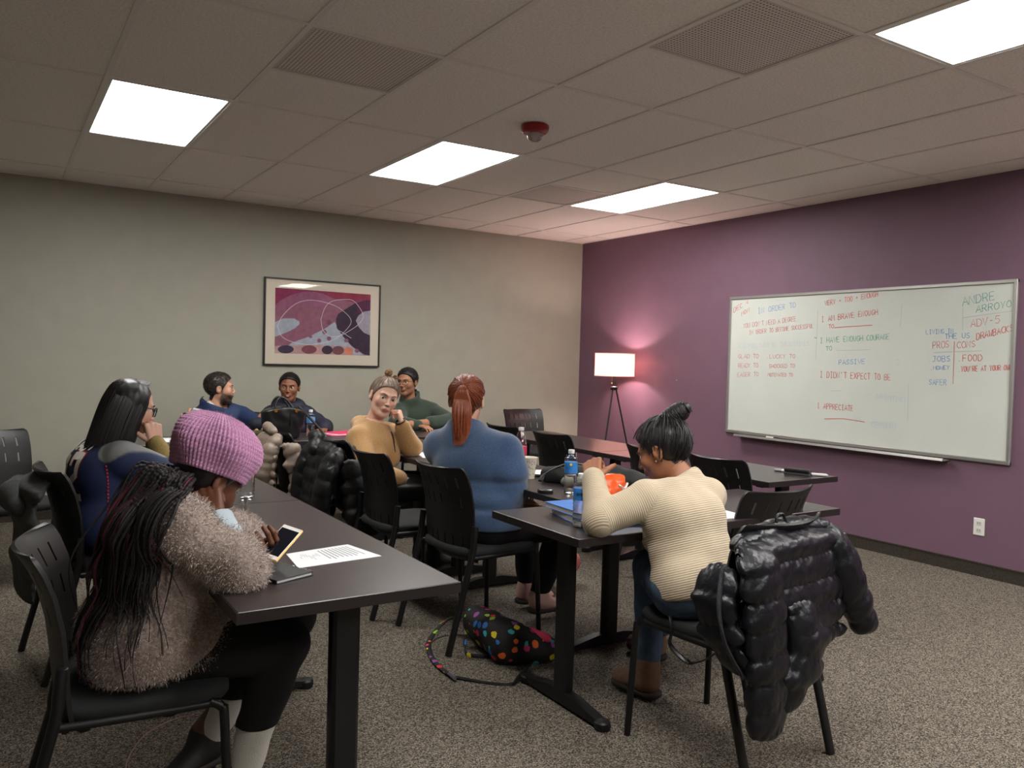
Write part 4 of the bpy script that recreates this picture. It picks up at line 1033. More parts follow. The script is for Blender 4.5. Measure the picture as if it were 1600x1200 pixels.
# --- mustard hoodie, turning to look back --------------------------------------------------
sk = (214, 170, 148)
hdY = Head(py(600, 621, -2.64), (-.10, -.98, -.12), roll=.26, k=1.04)
c = hdY.c
J = dict(pel=(-3.64, -2.63, .58), che=(-3.60, -2.64, .81), nek=(-3.57, -2.64, .965), shL=(-3.43, -2.56, .90), shR=(-3.72, -2.70, .90),
         elL=(-3.36, -2.70, .795), wrL=(-3.455, -2.735, 1.00), elR=(-3.72, -2.86, .70), wrR=(-3.50, -2.83, .62),
         hiL=(-3.63, -2.54, .56), hiR=(-3.63, -2.72, .56), knL=(-3.22, -2.55, .54), knR=(-3.24, -2.86, .55), anL=(-3.2, -2.55, .12), anR=(-3.2, -2.75, .12), toL=(-3.05, -2.55, .045), toR=(-3.06, -2.75, .045))
hands = [hand_place(FIST, py(629, 664, -2.73), (-.24, .16, .93), (.75, -.65, .15), left=True, k=.95), hand_place(RELAX, J['wrR'], (.9, .3, -.1), (0, 0, 1))]
J['wrL'] = py(629, 667, -2.73)
root, P = figure('person in a mustard hoodie resting cheek on hand and looking back', J, hdY, skin=sk, lip=(178, 104, 98), scalp=(120, 98, 82), hands=hands, blush=(220, 150, 135), bust=.055, bulk=1.08, arm=1.08)
J = P['J']; eye_parts(hdY, root, (96, 104, 92), look=(.1, 1, .02), brow=(104, 78, 60), bw=.003, arch=.002)
M_must = mat('mustard_knit', rgb(168, 128, 80), rough=.95, sheen=.35, var=.16, vscale=160, bump=.4, bscale=330)
hood = [Cap(J['nek'] + A(-.075, .04, -.035), J['nek'] + A(-.10, -.05, -.05), .036, .034, g='t'), Cap(J['nek'] + A(-.02, .085, -.02), J['nek'] + A(-.075, .04, -.035), .022, .036, g='t'), Cap(J['nek'] + A(.0, -.085, -.035), J['nek'] + A(-.10, -.05, -.05), .020, .034, g='t')]
swY, fY = garment('hoodie', P['torso'] + P['armL'] + P['armR'] + hood, M_must, P, infl=.018, h=.0105, fold=(.006, 30, 21), cuts=[((0, 0, .585), (0, 0, -1))], extra=neck_hole(J, hdY, .057))
fwY = P['fw']; zp = conform([J['nek'] + fwY * .25 - P['up'] * q for q in np.linspace(.05, .17, 8)], -fwY, fY, .001)
MB().tube(zp, [.004, .007, .007, .006, .005, .004, .003, .002], 6).build('placket', mat('dark_lining', rgb(46, 38, 34), rough=.9), root)
M_leath = mat('black_leather_leggings', rgb(22, 21, 22), rough=.28, spec=.6, bump=.1, bscale=60)
garment('leggings', P['torso'][:1] + P['legL'] + P['legR'], M_leath, P, infl=.010, h=.012, fold=(.004, 45, 8), cuts=[((0, 0, .66), (0, 0, 1)), ((0, 0, .12), (0, 0, -1))])
for s in 'LR': shoe(P, s, mat('black_boot', rgb(24, 22, 22), rough=.6), name='boot')
M_hy = mat('ash_brown_hair', rgb(124, 104, 88), rough=.45, var=.35, vscale=70)
M_hy2 = mat('light_brown_hair', rgb(142, 104, 70), rough=.45, var=.3, vscale=70)
hair_shell(hdY, root, M_hy, off=.008, wav=.002, seed=6)
tie = A(.004, -.03, .132)
combed(hdY, root, M_hy, tie, 520, rad=.0016, lift=.010, seed=4, jitter=.008, end_lift=.006)
rs = np.random.RandomState(2); paths = []
for cc, rr, nn in ((tie + A(.005, 0, .018), .021, 90), (tie + A(-.048, -.005, .004), .013, 30)):
    for i in range(nn):
        ax = nrm(rs.normal(size=3)); u = nrm(np.cross(ax, A(.3, .5, .8))); v = np.cross(ax, u); a0 = rs.uniform(0, 6.28)
        paths.append(hdY.w([cc + ax * rs.uniform(-.4, .4) * rr + rr * rs.uniform(.8, 1.1) * (math.cos(a0 + q) * u + math.sin(a0 + q) * v) for q in np.linspace(0, 3.6, 9)]))
tubes('bun', paths, .0028, M_hy2, root, n=4, kind='stuff')
fd_ = nrm(J['wrL'] - J['elL']); e1_ = nrm(np.cross(fd_, A(0, 0, 1))); e2_ = np.cross(fd_, e1_); w0 = J['wrL'] + fd_ * .042; MB().tube([w0 + e1_ * math.cos(a) * .030 + e2_ * math.sin(a) * .030 for a in np.linspace(0, 6.2832, 20)], .005, 6).build('wrist_band', M_blackp, root)

# --- navy football jersey, black bob, glasses ------------------------------------------------
sk = (205, 160, 140)
hdJ = Head(py(204, 636, -3.34), (.93, .22, -.26), k=1.04)
J = dict(pel=(-5.13, -3.13, .585), che=(-5.15, -3.12, .82), nek=(-5.10, -3.11, 1.0), shL=(-5.13, -2.95, .935), shR=(-5.08, -3.285, .925),
         elL=(-4.90, -2.92, .79), wrL=(-4.82, -3.1, .785), elR=(-4.865, -3.31, .79), wrR=py(243, 694, -3.42) - A(-.035, -.22, 0),
         hiL=(-5.12, -3.03, .56), hiR=(-5.12, -3.23, .56), knL=(-4.70, -3.02, .53), knR=(-4.70, -3.22, .53), anL=(-4.68, -3.0, .12), anR=(-4.68, -3.2, .12), toL=(-4.54, -3.0, .045), toR=(-4.54, -3.2, .045))
for k_ in J: J[k_] = tuple(A(*J[k_]) + A(-.035, -.22, 0))
hands = [hand_place(FIST, J['wrR'], (-.12, .12, .95), (.35, -.92, .1)), hand_place(RELAX, J['wrL'], (.7, -.7, -.1), (0, 0, 1), left=True)]
root, P = figure('person in a navy football jersey with a straight black bob and glasses', J, hdJ, skin=sk, lip=(170, 90, 88), scalp=(26, 22, 24), hands=hands, bulk=1.16, arm=1.12, bust=.06)
J = P['J']; eye_parts(hdJ, root, (50, 35, 28), brow=(36, 28, 26))
NAVY, GREY_ = rgb(26, 38, 74), rgb(124, 124, 124)
def jcol(V, i):
    C = np.tile(np.array(NAVY), (len(V), 1))
    sh = P['J']['shR']; q = V - sh; up = P['up']
    cap_ = Cap(sh + A(-.05, -.02, .05), P['J']['elR'] + (sh - P['J']['elR']) * .35 + A(0, 0, .06), .062, .03)
    w_ = np.clip(.5 - cap_.dist(V) / .006, 0, 1)[:, None]; C = C * (1 - w_) + np.array(GREY_) * w_
    return C
M_jer = mat('jersey_fabric', rough=.75, attr='col', bump=.2, bscale=600)
tops = P['torso'] + [Cap(P['armL'][0].a, P['armL'][0].a + P['armL'][0].d * .7, .066, .058, g='a'), Cap(P['armR'][0].a, P['armR'][0].a + P['armR'][0].d * .7, .068, .062, g='a')]
swJ, fJ = garment('jersey', tops, M_jer, P, infl=.016, h=.0075, fold=(.005, 28, 31), cuts=[((0, 0, .52), (0, 0, -1))], extra=neck_hole(J, hdJ, .06), colr=jcol)
garment('undershirt_sleeve', P['armR'], mat('olive_knit', rgb(132, 112, 66), rough=.95, var=.2, vscale=200, bump=.3), P, infl=.008, h=.009)
garment('undershirt_sleeve', P['armL'], mat('olive_knit'), P, infl=.008, h=.011)
garment('trousers', P['torso'][:1] + P['legL'] + P['legR'], M_blkt, P, infl=.012, h=.014, cuts=[((0, 0, .62), (0, 0, 1)), ((0, 0, .12), (0, 0, -1))])
for s in 'LR': shoe(P, s, mat('black_boot'), name='shoe')
# lettering on the back, laid onto the cloth
bn = nrm(np.cross(P['up'], P['lat'])); bn = bn if bn[0] < 0 else -bn       # outward from the back
rgt = nrm(np.cross(P['up'], -bn)); rgt = rgt if rgt @ A(0, -1, 0) > 0 else -rgt
BLK = {'1': '0,0 4,0;2,0 2,6;2,6 .5,4.8', '2': '.2,4.6 .2,6 3.8,6 3.8,3.3 .2,2.2 .2,0 4,0', 'B': '0,0 0,6 3,6 3.4,5 3,3.2 0,3.1;3,3.1 3.8,1.8 3.2,0 0,0', 'R': '0,0 0,6 3.2,6 3.6,4.6 3,3 0,3;1.8,3 3.8,0', 'A': '0,0 2,6 4,0;.9,2 3.1,2', 'D': '0,0 0,6 2.6,6 3.7,4.4 3.7,1.6 2.6,0 0,0', 'Y': '0,6 2,3 4,6;2,3 2,0'}
def block(txt, ctr, w, hgt, lw, m, out, name):
    b = MB(); n = len(txt)
    for i, ch_ in enumerate(txt):
        for st in BLK[ch_].split(';'):
            pts = [tuple(map(float, q.split(','))) for q in st.split()]; dense = []
            for (x0, y0), (x1, y1) in zip(pts[:-1], pts[1:]):
                for q in np.linspace(0, 1, 6)[:-1]: dense.append((x0 + (x1 - x0) * q, y0 + (y1 - y0) * q))
            dense.append(pts[-1])
            W3 = [ctr + rgt * (((i + .5 + (x - 2) / 5.0) / n - .5) * w) + P['up'] * ((y / 6 - .5) * hgt) + bn * .2 for x, y in dense]
            Pq = conform(W3, -bn, fJ, out)
            T = np.gradient(Pq, axis=0); S = np.cross(T, bn); S /= np.linalg.norm(S, axis=1)[:, None] + 1e-9
            Lf = conform(Pq + S * lw / 2 + bn * .05, -bn, fJ, out); Rt = conform(Pq - S * lw / 2 + bn * .05, -bn, fJ, out); k = len(Pq)
            ok = [np.linalg.norm(Lf[j] - ctr) < .35 and np.linalg.norm(Rt[j] - ctr) < .35 and np.linalg.norm(Lf[j] - Rt[j]) < lw * 2 for j in range(k)]
            b.add(np.concatenate([Lf, Rt]), [(j, j + 1, k + j + 1, k + j) for j in range(k - 1) if ok[j] and ok[j + 1]])
    o = b.build(name, m, swJ, fix=False); o['kind'] = 'stuff'; return o
bc = J['che'] * .5 + J['pel'] * .5
M_num = mat('white_print', rgb(216, 208, 198), rough=.8); M_numr = mat('red_print', rgb(150, 40, 52), rough=.8)
block('12', bc + P['up'] * .115, .20, .18, .040, M_numr, .0035, 'number_outline'); block('12', bc + P['up'] * .115, .20, .18, .031, M_num, .005, 'number')
block('BRADY', bc + P['up'] * .25, .22, .048, .010, M_num, .004, 'name_lettering')
sd = nrm(A(.1, -1, 0)); pts = conform([A(-5.165 - .02 * q + .02 * math.sin(q * 3), -3.82, .87 - q * .33) for q in np.linspace(0, 1, 44)], -sd, fJ, .002)
for i in range(0, 43, 2): MB().tube(pts[i:i + 2] * 1.0, .004, 5).build('side_stitch', mat('red_piping', rgb(190, 40, 60), rough=.7), swJ)
M_hj = mat('glossy_black_hair', rgb(26, 21, 23), rough=.45, spec=.6, var=.3, vscale=60)
def bob(p):
    d = Cap((0, -.018, .03), (0, -.040, -.185), .094, .090, A(1, 0, 0), 1.06).dist(p)
    d = smax(d, p[:, 1] - np.interp(p[:, 2], [-.25, -.1, -.04, .02, .06, .09, .13], [.050, .052, .045, .040, .052, .085, .12]), .012)
    return smax(d, -(p[:, 2] + .215 + .25 * p[:, 1]), .01) - folds(p * A(1, 1, .1), 4, .003, 160)
V, F = polygonize(bob, (-.14, -.18, -.3), (.14, .13, .15), .006, .02); np_mesh('hair', hdJ.w(V), F, M_hj, root)
rs = np.random.RandomState(5); paths = []
for i in range(420):
    a = rs.uniform(-2.6, 2.6) + (0 if rs.rand() < .5 else 0); s = math.sin(a); c_ = -math.cos(a)
    x = .098 * s; y = -.02 + .094 * c_
    if y > .045: continue
    top = A(rs.choice([-1, 1]) * .004 if abs(s) < .2 else .01 * np.sign(s), .02 + .05 * c_ * rs.uniform(.2, 1), .124)
    end = -.205 - .02 * rs.rand()
    paths.append(hdJ.w(smoothpath([top, A(x * .62, y * .75, .098), A(x * .98, y - .002, .03), A(x * 1.03, y - .014, -.07), A(x * 1.0, y - .022, end)], 4)))
tubes('hair_strand', paths, .0022, M_hj, root, n=4, kind='stuff')
def glasses(hd, par, m, w=.026, hgt=.019, r=.0018, z=.001, sq=5):
    for s in (-1, 1):
        pts = []
        for q in np.linspace(0, 2 * math.pi, 25):
            cx_, sx_ = math.cos(q), math.sin(q)
            pts.append(hd.w(A(s * .033 + w * math.copysign(abs(cx_) ** (2 / sq), cx_), .103 - .012 * abs(math.copysign(abs(cx_) ** (2 / sq), cx_) * s + 1) / 2 - (0 if True else 0), z + hgt * math.copysign(abs(sx_) ** (2 / sq), sx_))))
        MB().tube(pts, r, 6).build('glasses_rim', m, par, smooth=True)
        MB().tube([hd.w(A(s * .058, .092, z + .008)), hd.w(A(s * .074, .06, z + .01)), hd.w(A(s * .080, -.005, z + .008)), hd.w(A(s * .080, -.03, z - .012))], r, 6).build('glasses_temple', m, par, smooth=True)
    MB().tube([hd.w(A(-.008, .103, z + .004)), hd.w(A(0, .107, z + .007)), hd.w(A(.008, .103, z + .004))], r, 6).build('glasses_bridge', m, par, smooth=True)
glasses(hdJ, root, M_blackp, r=.0026)

# --- man in blue jacket, beard --------------------------------------------------------------
sk = (196, 148, 122)
hdB = Head(py(344, 607, -.74), (.97, -.18, -.02), k=1.02)
J = dict(pel=(-4.07, -.66, .58), che=(-4.07, -.68, .82), nek=(-4.07, -.70, .975), shL=(-3.90, -.72, .90), shR=(-4.24, -.70, .90),
         elL=(-3.83, -.98, .80), wrL=py(398, 668, -1.12), elR=(-4.36, -.92, .79), wrR=py(297, 668, -1.08),
         hiL=(-3.98, -.68, .56), hiR=(-4.16, -.68, .56), knL=(-3.96, -1.08, .54), knR=(-4.18, -1.08, .54), anL=(-3.96, -1.08, .12), anR=(-4.18, -1.08, .12), toL=(-3.96, -1.22, .045), toR=(-4.18, -1.22, .045))
hands = [hand_place(RELAX, J['wrL'], (.75, -.6, -.15), (.2, 0, 1), left=True), hand_place(GRIP, J['wrR'], (.15, -.1, .9), (-.3, -.9, .1))]
root, P = figure('bearded man in a blue zip jacket holding up a phone at the far table', J, hdB, male=True, skin=sk, lip=(150, 90, 82), scalp=(38, 30, 26), beard=((48, 36, 30), .8), hands=hands)
J = P['J']; eye_parts(hdB, root, (60, 42, 30), brow=(40, 30, 26), bw=.004)
M_bjac = mat('blue_jacket_cloth', rgb(30, 48, 84), rough=.7, bump=.2, bscale=400)
garment('jacket', P['torso'] + P['armL'] + P['armR'] + [Cap(J['nek'] - A(0, 0, .02), J['nek'] + A(0, .01, .035), .076, .072, g='t')], M_bjac, P, infl=.02, h=.012, fold=(.006, 34, 41), cuts=[((0, 0, .52), (0, 0, -1))], extra=neck_hole(J, hdB, .062, .03))
garment('undershirt', [Cap(J['nek'] - A(0, .0, .06), J['nek'] + A(0, 0, .0), .066, .062)], mat('white_tee', rgb(206, 202, 196), rough=.9), P, infl=.002, h=.01)
garment('trousers', P['torso'][:1] + P['legL'] + P['legR'], mat('dark_jeans', rgb(30, 34, 46), rough=.9), P, infl=.012, h=.015, cuts=[((0, 0, .62), (0, 0, 1)), ((0, 0, .12), (0, 0, -1))])
for s in 'LR': shoe(P, s, mat('black_boot'), name='shoe')
def short_hair(hd, par, m, seed, off=.014, n=420, L=.022, up=.12, front=0):
    hair_shell(hd, par, m, off=off, wav=.003, seed=seed, low=-.075, sideburn=.004, front=front)
    rs = np.random.RandomState(seed); S = scalp_pts(n, rs, zmin=-.05, front=front); ps = []
    for p in S:
        nn = nrm((p - CRC) / CRR ** 2); d = A(rs.normal() * .5, -.5 + rs.normal() * .4, -.1); d = nrm(d - nn * (d @ nn)) ; q = p + nn * off * .85
        ps.append(hd.w([q, q + d * L * .5 + nn * .005, q + d * L + nn * (.001 + up * .012)]))
    tubes('hair_strand', ps, .0015, m, par, n=4, kind='stuff')
short_hair(hdB, root, hairmat('dark_brown_hair', (46, 36, 31)), 11, off=.012, up=.25, n=700)
rs = np.random.RandomState(7); ps = []
HV, HF = head_geo(True)
for v in HV[rs.permutation(len(HV))]:
    if v[2] < -.048 and v[1] > .0 and v[2] > -.125 and not (abs(v[0]) < .017 and -.073 < v[2] < -.054) and len(ps) < 500:
        nn = nrm(v - A(0, 0, -.05)); ps.append(hdB.w([v, v + nn * .004 + A(0, 0, -.003), v + nn * .005 + A(0, 0, -.009)]))
tubes('beard', ps, .0012, hairmat('dark_brown_hair', (46, 36, 31)), root, n=3, kind='stuff')

# --- person in navy hoodie ----------------------------------------------------------------------
sk = (132, 86, 62)
hdN = Head(py(452, 605, -.72), (-.40, -.91, -.06), k=.98, roll=.03)
J = dict(pel=(-3.52, -.64, .575), che=(-3.52, -.66, .80), nek=(-3.525, -.68, .955), shL=(-3.37, -.70, .885), shR=(-3.68, -.70, .885),
         elL=(-3.30, -.90, .76), wrL=(-3.36, -1.08, .775), elR=(-3.76, -.92, .78), wrR=py(402, 664, -1.14),
         hiL=(-3.43, -.66, .555), hiR=(-3.61, -.66, .555), knL=(-3.40, -1.06, .53), knR=(-3.62, -1.06, .53), anL=(-3.40, -1.06, .12), anR=(-3.62, -1.06, .12), toL=(-3.40, -1.2, .045), toR=(-3.62, -1.2, .045))
hands = [hand_place(RELAX, J['wrR'], (.7, -.3, .55), (-.5, -.7, .3)), hand_place(RELAX, J['wrL'], (-.5, -.85, -.1), (0, 0, 1), left=True)]
root, P = figure('person in a dark navy hooded jacket behind the black handbag', J, hdN, skin=sk, lip=(150, 76, 70), scalp=(24, 19, 18), hands=hands, bust=.05, bulk=1.05, arm=1.15)
J = P['J']; eye_parts(hdN, root, (40, 26, 20), look=(.25, 1, 0), brow=(30, 22, 20))
MB().tube([hdN.w(p) for p in smoothpath([(-.011, .0962, -.0635), (0, .0985, -.0648), (.011, .0962, -.0635)], 3)], .0021, 5).build('teeth', mat('teeth', rgb(225, 218, 208), rough=.3), root)
M_navy = mat('navy_jacket_cloth', rgb(26, 28, 46), rough=.7, bump=.3, bscale=250)
ring = [Cap(J['nek'] + A(math.cos(a) * .078, math.sin(a) * .06 - .005, -.012 + .012 * math.sin(a)), J['nek'] + A(math.cos(a + .7) * .078, math.sin(a + .7) * .06 - .005, -.012 + .012 * math.sin(a + .7)), .026, g='t') for a in np.arange(0, 6.28, .7)]
garment('hooded_jacket', P['torso'] + P['armL'] + P['armR'] + ring, M_navy, P, infl=.026, h=.012, fold=(.008, 34, 51), cuts=[((0, 0, .50), (0, 0, -1))], extra=neck_hole(J, hdN, .056, .05))
garment('trousers', P['torso'][:1] + P['legL'] + P['legR'], mat('dark_jeans'), P, infl=.012, h=.013, cuts=[((0, 0, .62), (0, 0, 1)), ((0, 0, .12), (0, 0, -1))])
for s in 'LR': shoe(P, s, mat('black_boot'), name='shoe')
M_hn = hairmat('dark_hair', (30, 24, 23)); hair_shell(hdN, root, M_hn, off=.009, seed=14, front=-.004, wav=.003); combed(hdN, root, M_hn, A(0, -.11, .0), 620, rad=.0016, lift=.011, seed=14, front=.0)

# --- man in green pullover, glasses -----------------------------------------------------------------
sk = (158, 112, 84)
hdG = Head(py(636, 597, -.72), (-.80, -.60, -.04), k=1.03)
J = dict(pel=(-2.34, -.66, .585), che=(-2.36, -.68, .83), nek=(-2.40, -.70, .985), shL=(-2.20, -.74, .915), shR=(-2.54, -.70, .915),
         elL=(-2.16, -1.0, .80), wrL=py(632, 664, -1.12), elR=(-2.66, -.92, .79), wrR=(-2.55, -1.12, .785),
         hiL=(-2.25, -.68, .56), hiR=(-2.43, -.68, .56), knL=(-2.24, -1.08, .54), knR=(-2.46, -1.08, .54), anL=(-2.24, -1.08, .12), anR=(-2.46, -1.08, .12), toL=(-2.24, -1.22, .045), toR=(-2.46, -1.22, .045))
hands = [hand_place(RELAX, J['wrL'], (-1, -.2, -.1), (0, 0, 1), left=True), hand_place(RELAX, J['wrR'], (.5, -.8, -.1), (0, 0, 1))]
root, P = figure('man in a dark green zip pullover and glasses at the far table', J, hdG, male=True, skin=sk, lip=(130, 78, 66), scalp=(24, 21, 22), beard=((70, 52, 42), .35), hands=hands, bulk=1.08, arm=1.05)
J = P['J']; eye_parts(hdG, root, (40, 28, 22), brow=(28, 22, 20), bw=.004)
M_green = mat('green_fleece', rgb(44, 56, 44), rough=.9, sheen=.2, var=.15, vscale=120, bump=.2, bscale=300)
aL = [P['armL'][0], Cap(P['armL'][1].a, P['armL'][1].a + P['armL'][1].d * .45, .048, .042, g='a')]
garment('pullover', P['torso'] + aL + P['armR'] + [Cap(J['nek'] - A(0, 0, .02), J['nek'] + A(.01, .015, .03), .078, .072, g='t')], M_green, P, infl=.018, h=.012, fold=(.006, 30, 61), cuts=[((0, 0, .52), (0, 0, -1))], extra=neck_hole(J, hdG, .062, .03))
garment('trousers', P['torso'][:1] + P['legL'] + P['legR'], mat('dark_jeans'), P, infl=.012, h=.015, cuts=[((0, 0, .62), (0, 0, 1)), ((0, 0, .12), (0, 0, -1))])
for s in 'LR': shoe(P, s, mat('black_boot'), name='shoe')
short_hair(hdG, root, hairmat('short_black_hair', (26, 23, 24)), 17, off=.012, up=.2, n=700)
glasses(hdG, root, M_blackp, w=.025, hgt=.017, r=.0016, sq=3)
MB().tube([hdG.w(p) for p in smoothpath([(-.02, .086, -.054), (0, .0975, -.049), (.02, .086, -.054)], 4)], .0028, 5).build('moustache', mat('brow_28_22_20'), root)

# --- person with the pink beanie, long braids and fluffy cardigan ------------------------------------
sk = (96, 58, 40)
hdP = Head((-5.080, -4.955, .995), (.80, .30, -.52), k=1.0)
J = dict(pel=(-5.235, -4.93, .585), che=(-5.185, -4.945, .83), nek=(-5.135, -4.955, .955), shL=(-5.16, -4.775, .93), shR=(-5.175, -5.125, .93),
         elL=(-4.95, -4.80, .79), wrL=(-4.965, -4.975, .785), elR=(-5.045, -5.175, .795), wrR=(-5.085, -5.075, .905),
         hiL=(-5.22, -4.84, .56), hiR=(-5.22, -5.02, .56), knL=(-4.80, -4.86, .53), knR=(-4.885, -5.06, .525), anL=pz(322, 1142, .16), anR=(-4.98, -5.0, .14), toL=pz(322, 1142, .16) + A(-.10, -.06, -.10), toR=(-5.02, -5.1, .05))
hands = [hand_place(FIST, J['wrR'], (-.10, .35, .55), (-.45, -.85, .3)), hand_place(HOLD, J['wrL'], (.25, -.9, .12), (.3, .1, -.9), left=True)]
root, P = figure('person in a pink knit beanie with long braids and a fluffy beige cardigan', J, hdP, skin=sk, lip=(90, 45, 42), scalp=(22, 17, 18), hands=hands, bulk=1.1, arm=1.0, bust=.055)
J = P['J']; eye_parts(hdP, root, (40, 26, 20), brow=(24, 18, 16))
M_card = mat('fluffy_knit', rgb(150, 134, 126), rough=1, sheen=.5, var=.35, vscale=120, bump=.6, bscale=160)
aR = [P['armR'][0], Cap(P['armR'][1].a, P['armR'][1].a + P['armR'][1].d * .14, .050, .050, g='a')]
skirt = [Cap((-5.24, -4.98, .56), (-5.24, -4.88, .56), .135, g='t'), Cap((-5.12, -5.0, .56), (-5.10, -4.88, .56), .10, g='t')]
swP, fP = garment('cardigan', P['torso'] + P['armL'] + aR + skirt, M_card, P, infl=.026, h=.0095, k=.025, fold=(.007, 36, 71), cuts=[((-5.2, -4.95, .505), (.10, 0, -1))], extra=neck_hole(J, hdP, .056, .06, .09))
# pile of the cardigan
me = swP.data; nv = len(me.vertices); V = np.empty(nv * 3, np.float32); me.vertices.foreach_get('co', V); V = V.reshape(-1, 3)
N_ = np.empty(nv * 3, np.float32); me.vertices.foreach_get('normal', N_); N_ = N_.reshape(-1, 3)
rs = np.random.RandomState(1); n = 90000; idx = rs.randint(0, nv, n)
B0 = V[idx] + rs.normal(size=(n, 3)) * .005; D = N_[idx] * .8 + rs.normal(size=(n, 3)) * .6 + A(0, 0, -.25); D /= np.linalg.norm(D, axis=1)[:, None]
L = rs.uniform(.005, .011, n)[:, None]; S = np.cross(D, rs.normal(size=(n, 3))); S /= np.linalg.norm(S, axis=1)[:, None]
wd = .0009; VV = np.stack([B0 - S * wd, B0 + S * wd, B0 + D * L + N_[idx] * .003], 1).reshape(-1, 3)
shade_ = rs.choice([0, 1, 2], n, p=[.45, .35, .2]); pal = np.array([rgb(176, 160, 150), rgb(142, 124, 116), rgb(200, 188, 178)])
o = np_mesh('pile', VV, np.arange(n * 3).reshape(-1, 3), mat('pile_fibre', rough=.9, attr='col', sheen=.3), swP, smooth=False, colr=np.repeat(pal[shade_], 3, 0)); o['kind'] = 'stuff'
cuff = [Cap(P['armR'][1].a + P['armR'][1].d * .16, P['armR'][1].b + P['armR'][1].d * .02, .046, .046, g='a')]
garment('shirt_cuff', cuff, mat('grey_blue_cotton', rgb(166, 178, 186), rough=.9, bump=.2, bscale=300), P, infl=.006, h=.008, fold=(.005, 60, 4), cuts=[(P['armR'][1].b + P['armR'][1].d * .04, P['armR'][1].d)])
garment('trousers', P['torso'][:1] + P['legL'] + P['legR'], M_blkt, P, infl=.012, h=.012, fold=(.006, 30, 8), cuts=[((0, 0, .62), (0, 0, 1)), (J['anL'] + A(0, 0, .12), (0, 0, -1))])
for s in 'LR':
    an = J['an' + s]; garment('sock', [Cap(an + (J['kn' + s] - an) * .42, an + A(0, 0, -.03), .050, .042)], mat('white_sock', rgb(206, 202, 194), rough=.95, bump=.3, bscale=300), P, infl=.004, h=.009)
    shoe(P, s, mat('black_boot'), name='shoe')
# beanie
M_bean = mat('pink_wool', rgb(178, 126, 162), rough=.95, sheen=.4, var=.12, vscale=150, bump=.35, bscale=500)
ua, ur = 420, 150; ax = nrm(A(0, -.14, .99)); ex = A(1, 0, 0); ey = np.cross(ax, ex); rc = A(0, -.012, .040)
prof = np.array([(-.020, .094), (-.012, .101), (.0, .106), (.028, .118), (.055, .124), (.082, .120), (.108, .106), (.128, .082), (.143, .050), (.150, .022), (.152, .002)])
sl_ = np.r_[0, np.cumsum(np.linalg.norm(np.diff(prof, axis=0), axis=1))]
u = np.arange(ua) / ua; v = np.linspace(0, 1, ur); U, Vv = np.meshgrid(u, v); sv = Vv * sl_[-1]
tt = np.interp(sv, sl_, prof[:, 0]); rr = np.interp(sv, sl_, prof[:, 1])
cols, rows = 34, 22
ph = (U * cols + .9 * Vv) % 1; side = np.where(ph < .5, 1, -1); rowc = (sv / sl_[-1] * rows + side * (np.abs(ph - .5) - .25) * 1.6) % 1
disp = .0085 * np.sqrt(np.abs(np.sin(2 * np.pi * ph))) * (.45 + .55 * np.sqrt(np.abs(np.sin(np.pi * rowc)))) * np.clip(rr / .05, 0, 1)
rimm = np.exp(-(sv / .012) ** 2); disp = disp + .004 * rimm
lump = .006 * np.sin(3 * 2 * np.pi * U + 2 * Vv) * Vv + .004 * np.sin(5 * 2 * np.pi * U + 7 * Vv)
r_ = rr * .94 + disp + lump; ang = 2 * np.pi * U
Pl = rc + ax * (tt + .4 * disp * Vv)[..., None] + (r_ * np.cos(ang))[..., None] * ex + (r_ * 1.10 * np.sin(ang))[..., None] * ey + (Vv ** 2 * .018)[..., None] * A(0, -1.6, -.1)
i0 = np.arange(ur - 1)[:, None] * ua; j = np.arange(ua)[None]
F = np.stack([i0 + j, i0 + (j + 1) % ua, i0 + ua + (j + 1) % ua, i0 + ua + j], -1).reshape(-1, 4)
np_mesh('beanie', hdP.w(Pl.reshape(-1, 3)), F, M_bean, root)
rs = np.random.RandomState(8); Q = hdP.w(Pl.reshape(-1, 3)); k_ = rs.randint(0, len(Q), 5000); nn = Q[k_] - hdP.w(A(0, -.02, .06)); nn /= np.linalg.norm(nn, axis=1)[:, None]
D = nn + rs.normal(size=nn.shape) * .8; S = np.cross(D, rs.normal(size=D.shape)); S /= np.linalg.norm(S, axis=1)[:, None]
VV = np.stack([Q[k_] - S * .0004, Q[k_] + S * .0004, Q[k_] + D * .0035], 1).reshape(-1, 3)
o = np_mesh('wool_fuzz', VV, np.arange(len(VV)).reshape(-1, 3), M_bean, root, smooth=False); o['kind'] = 'stuff'
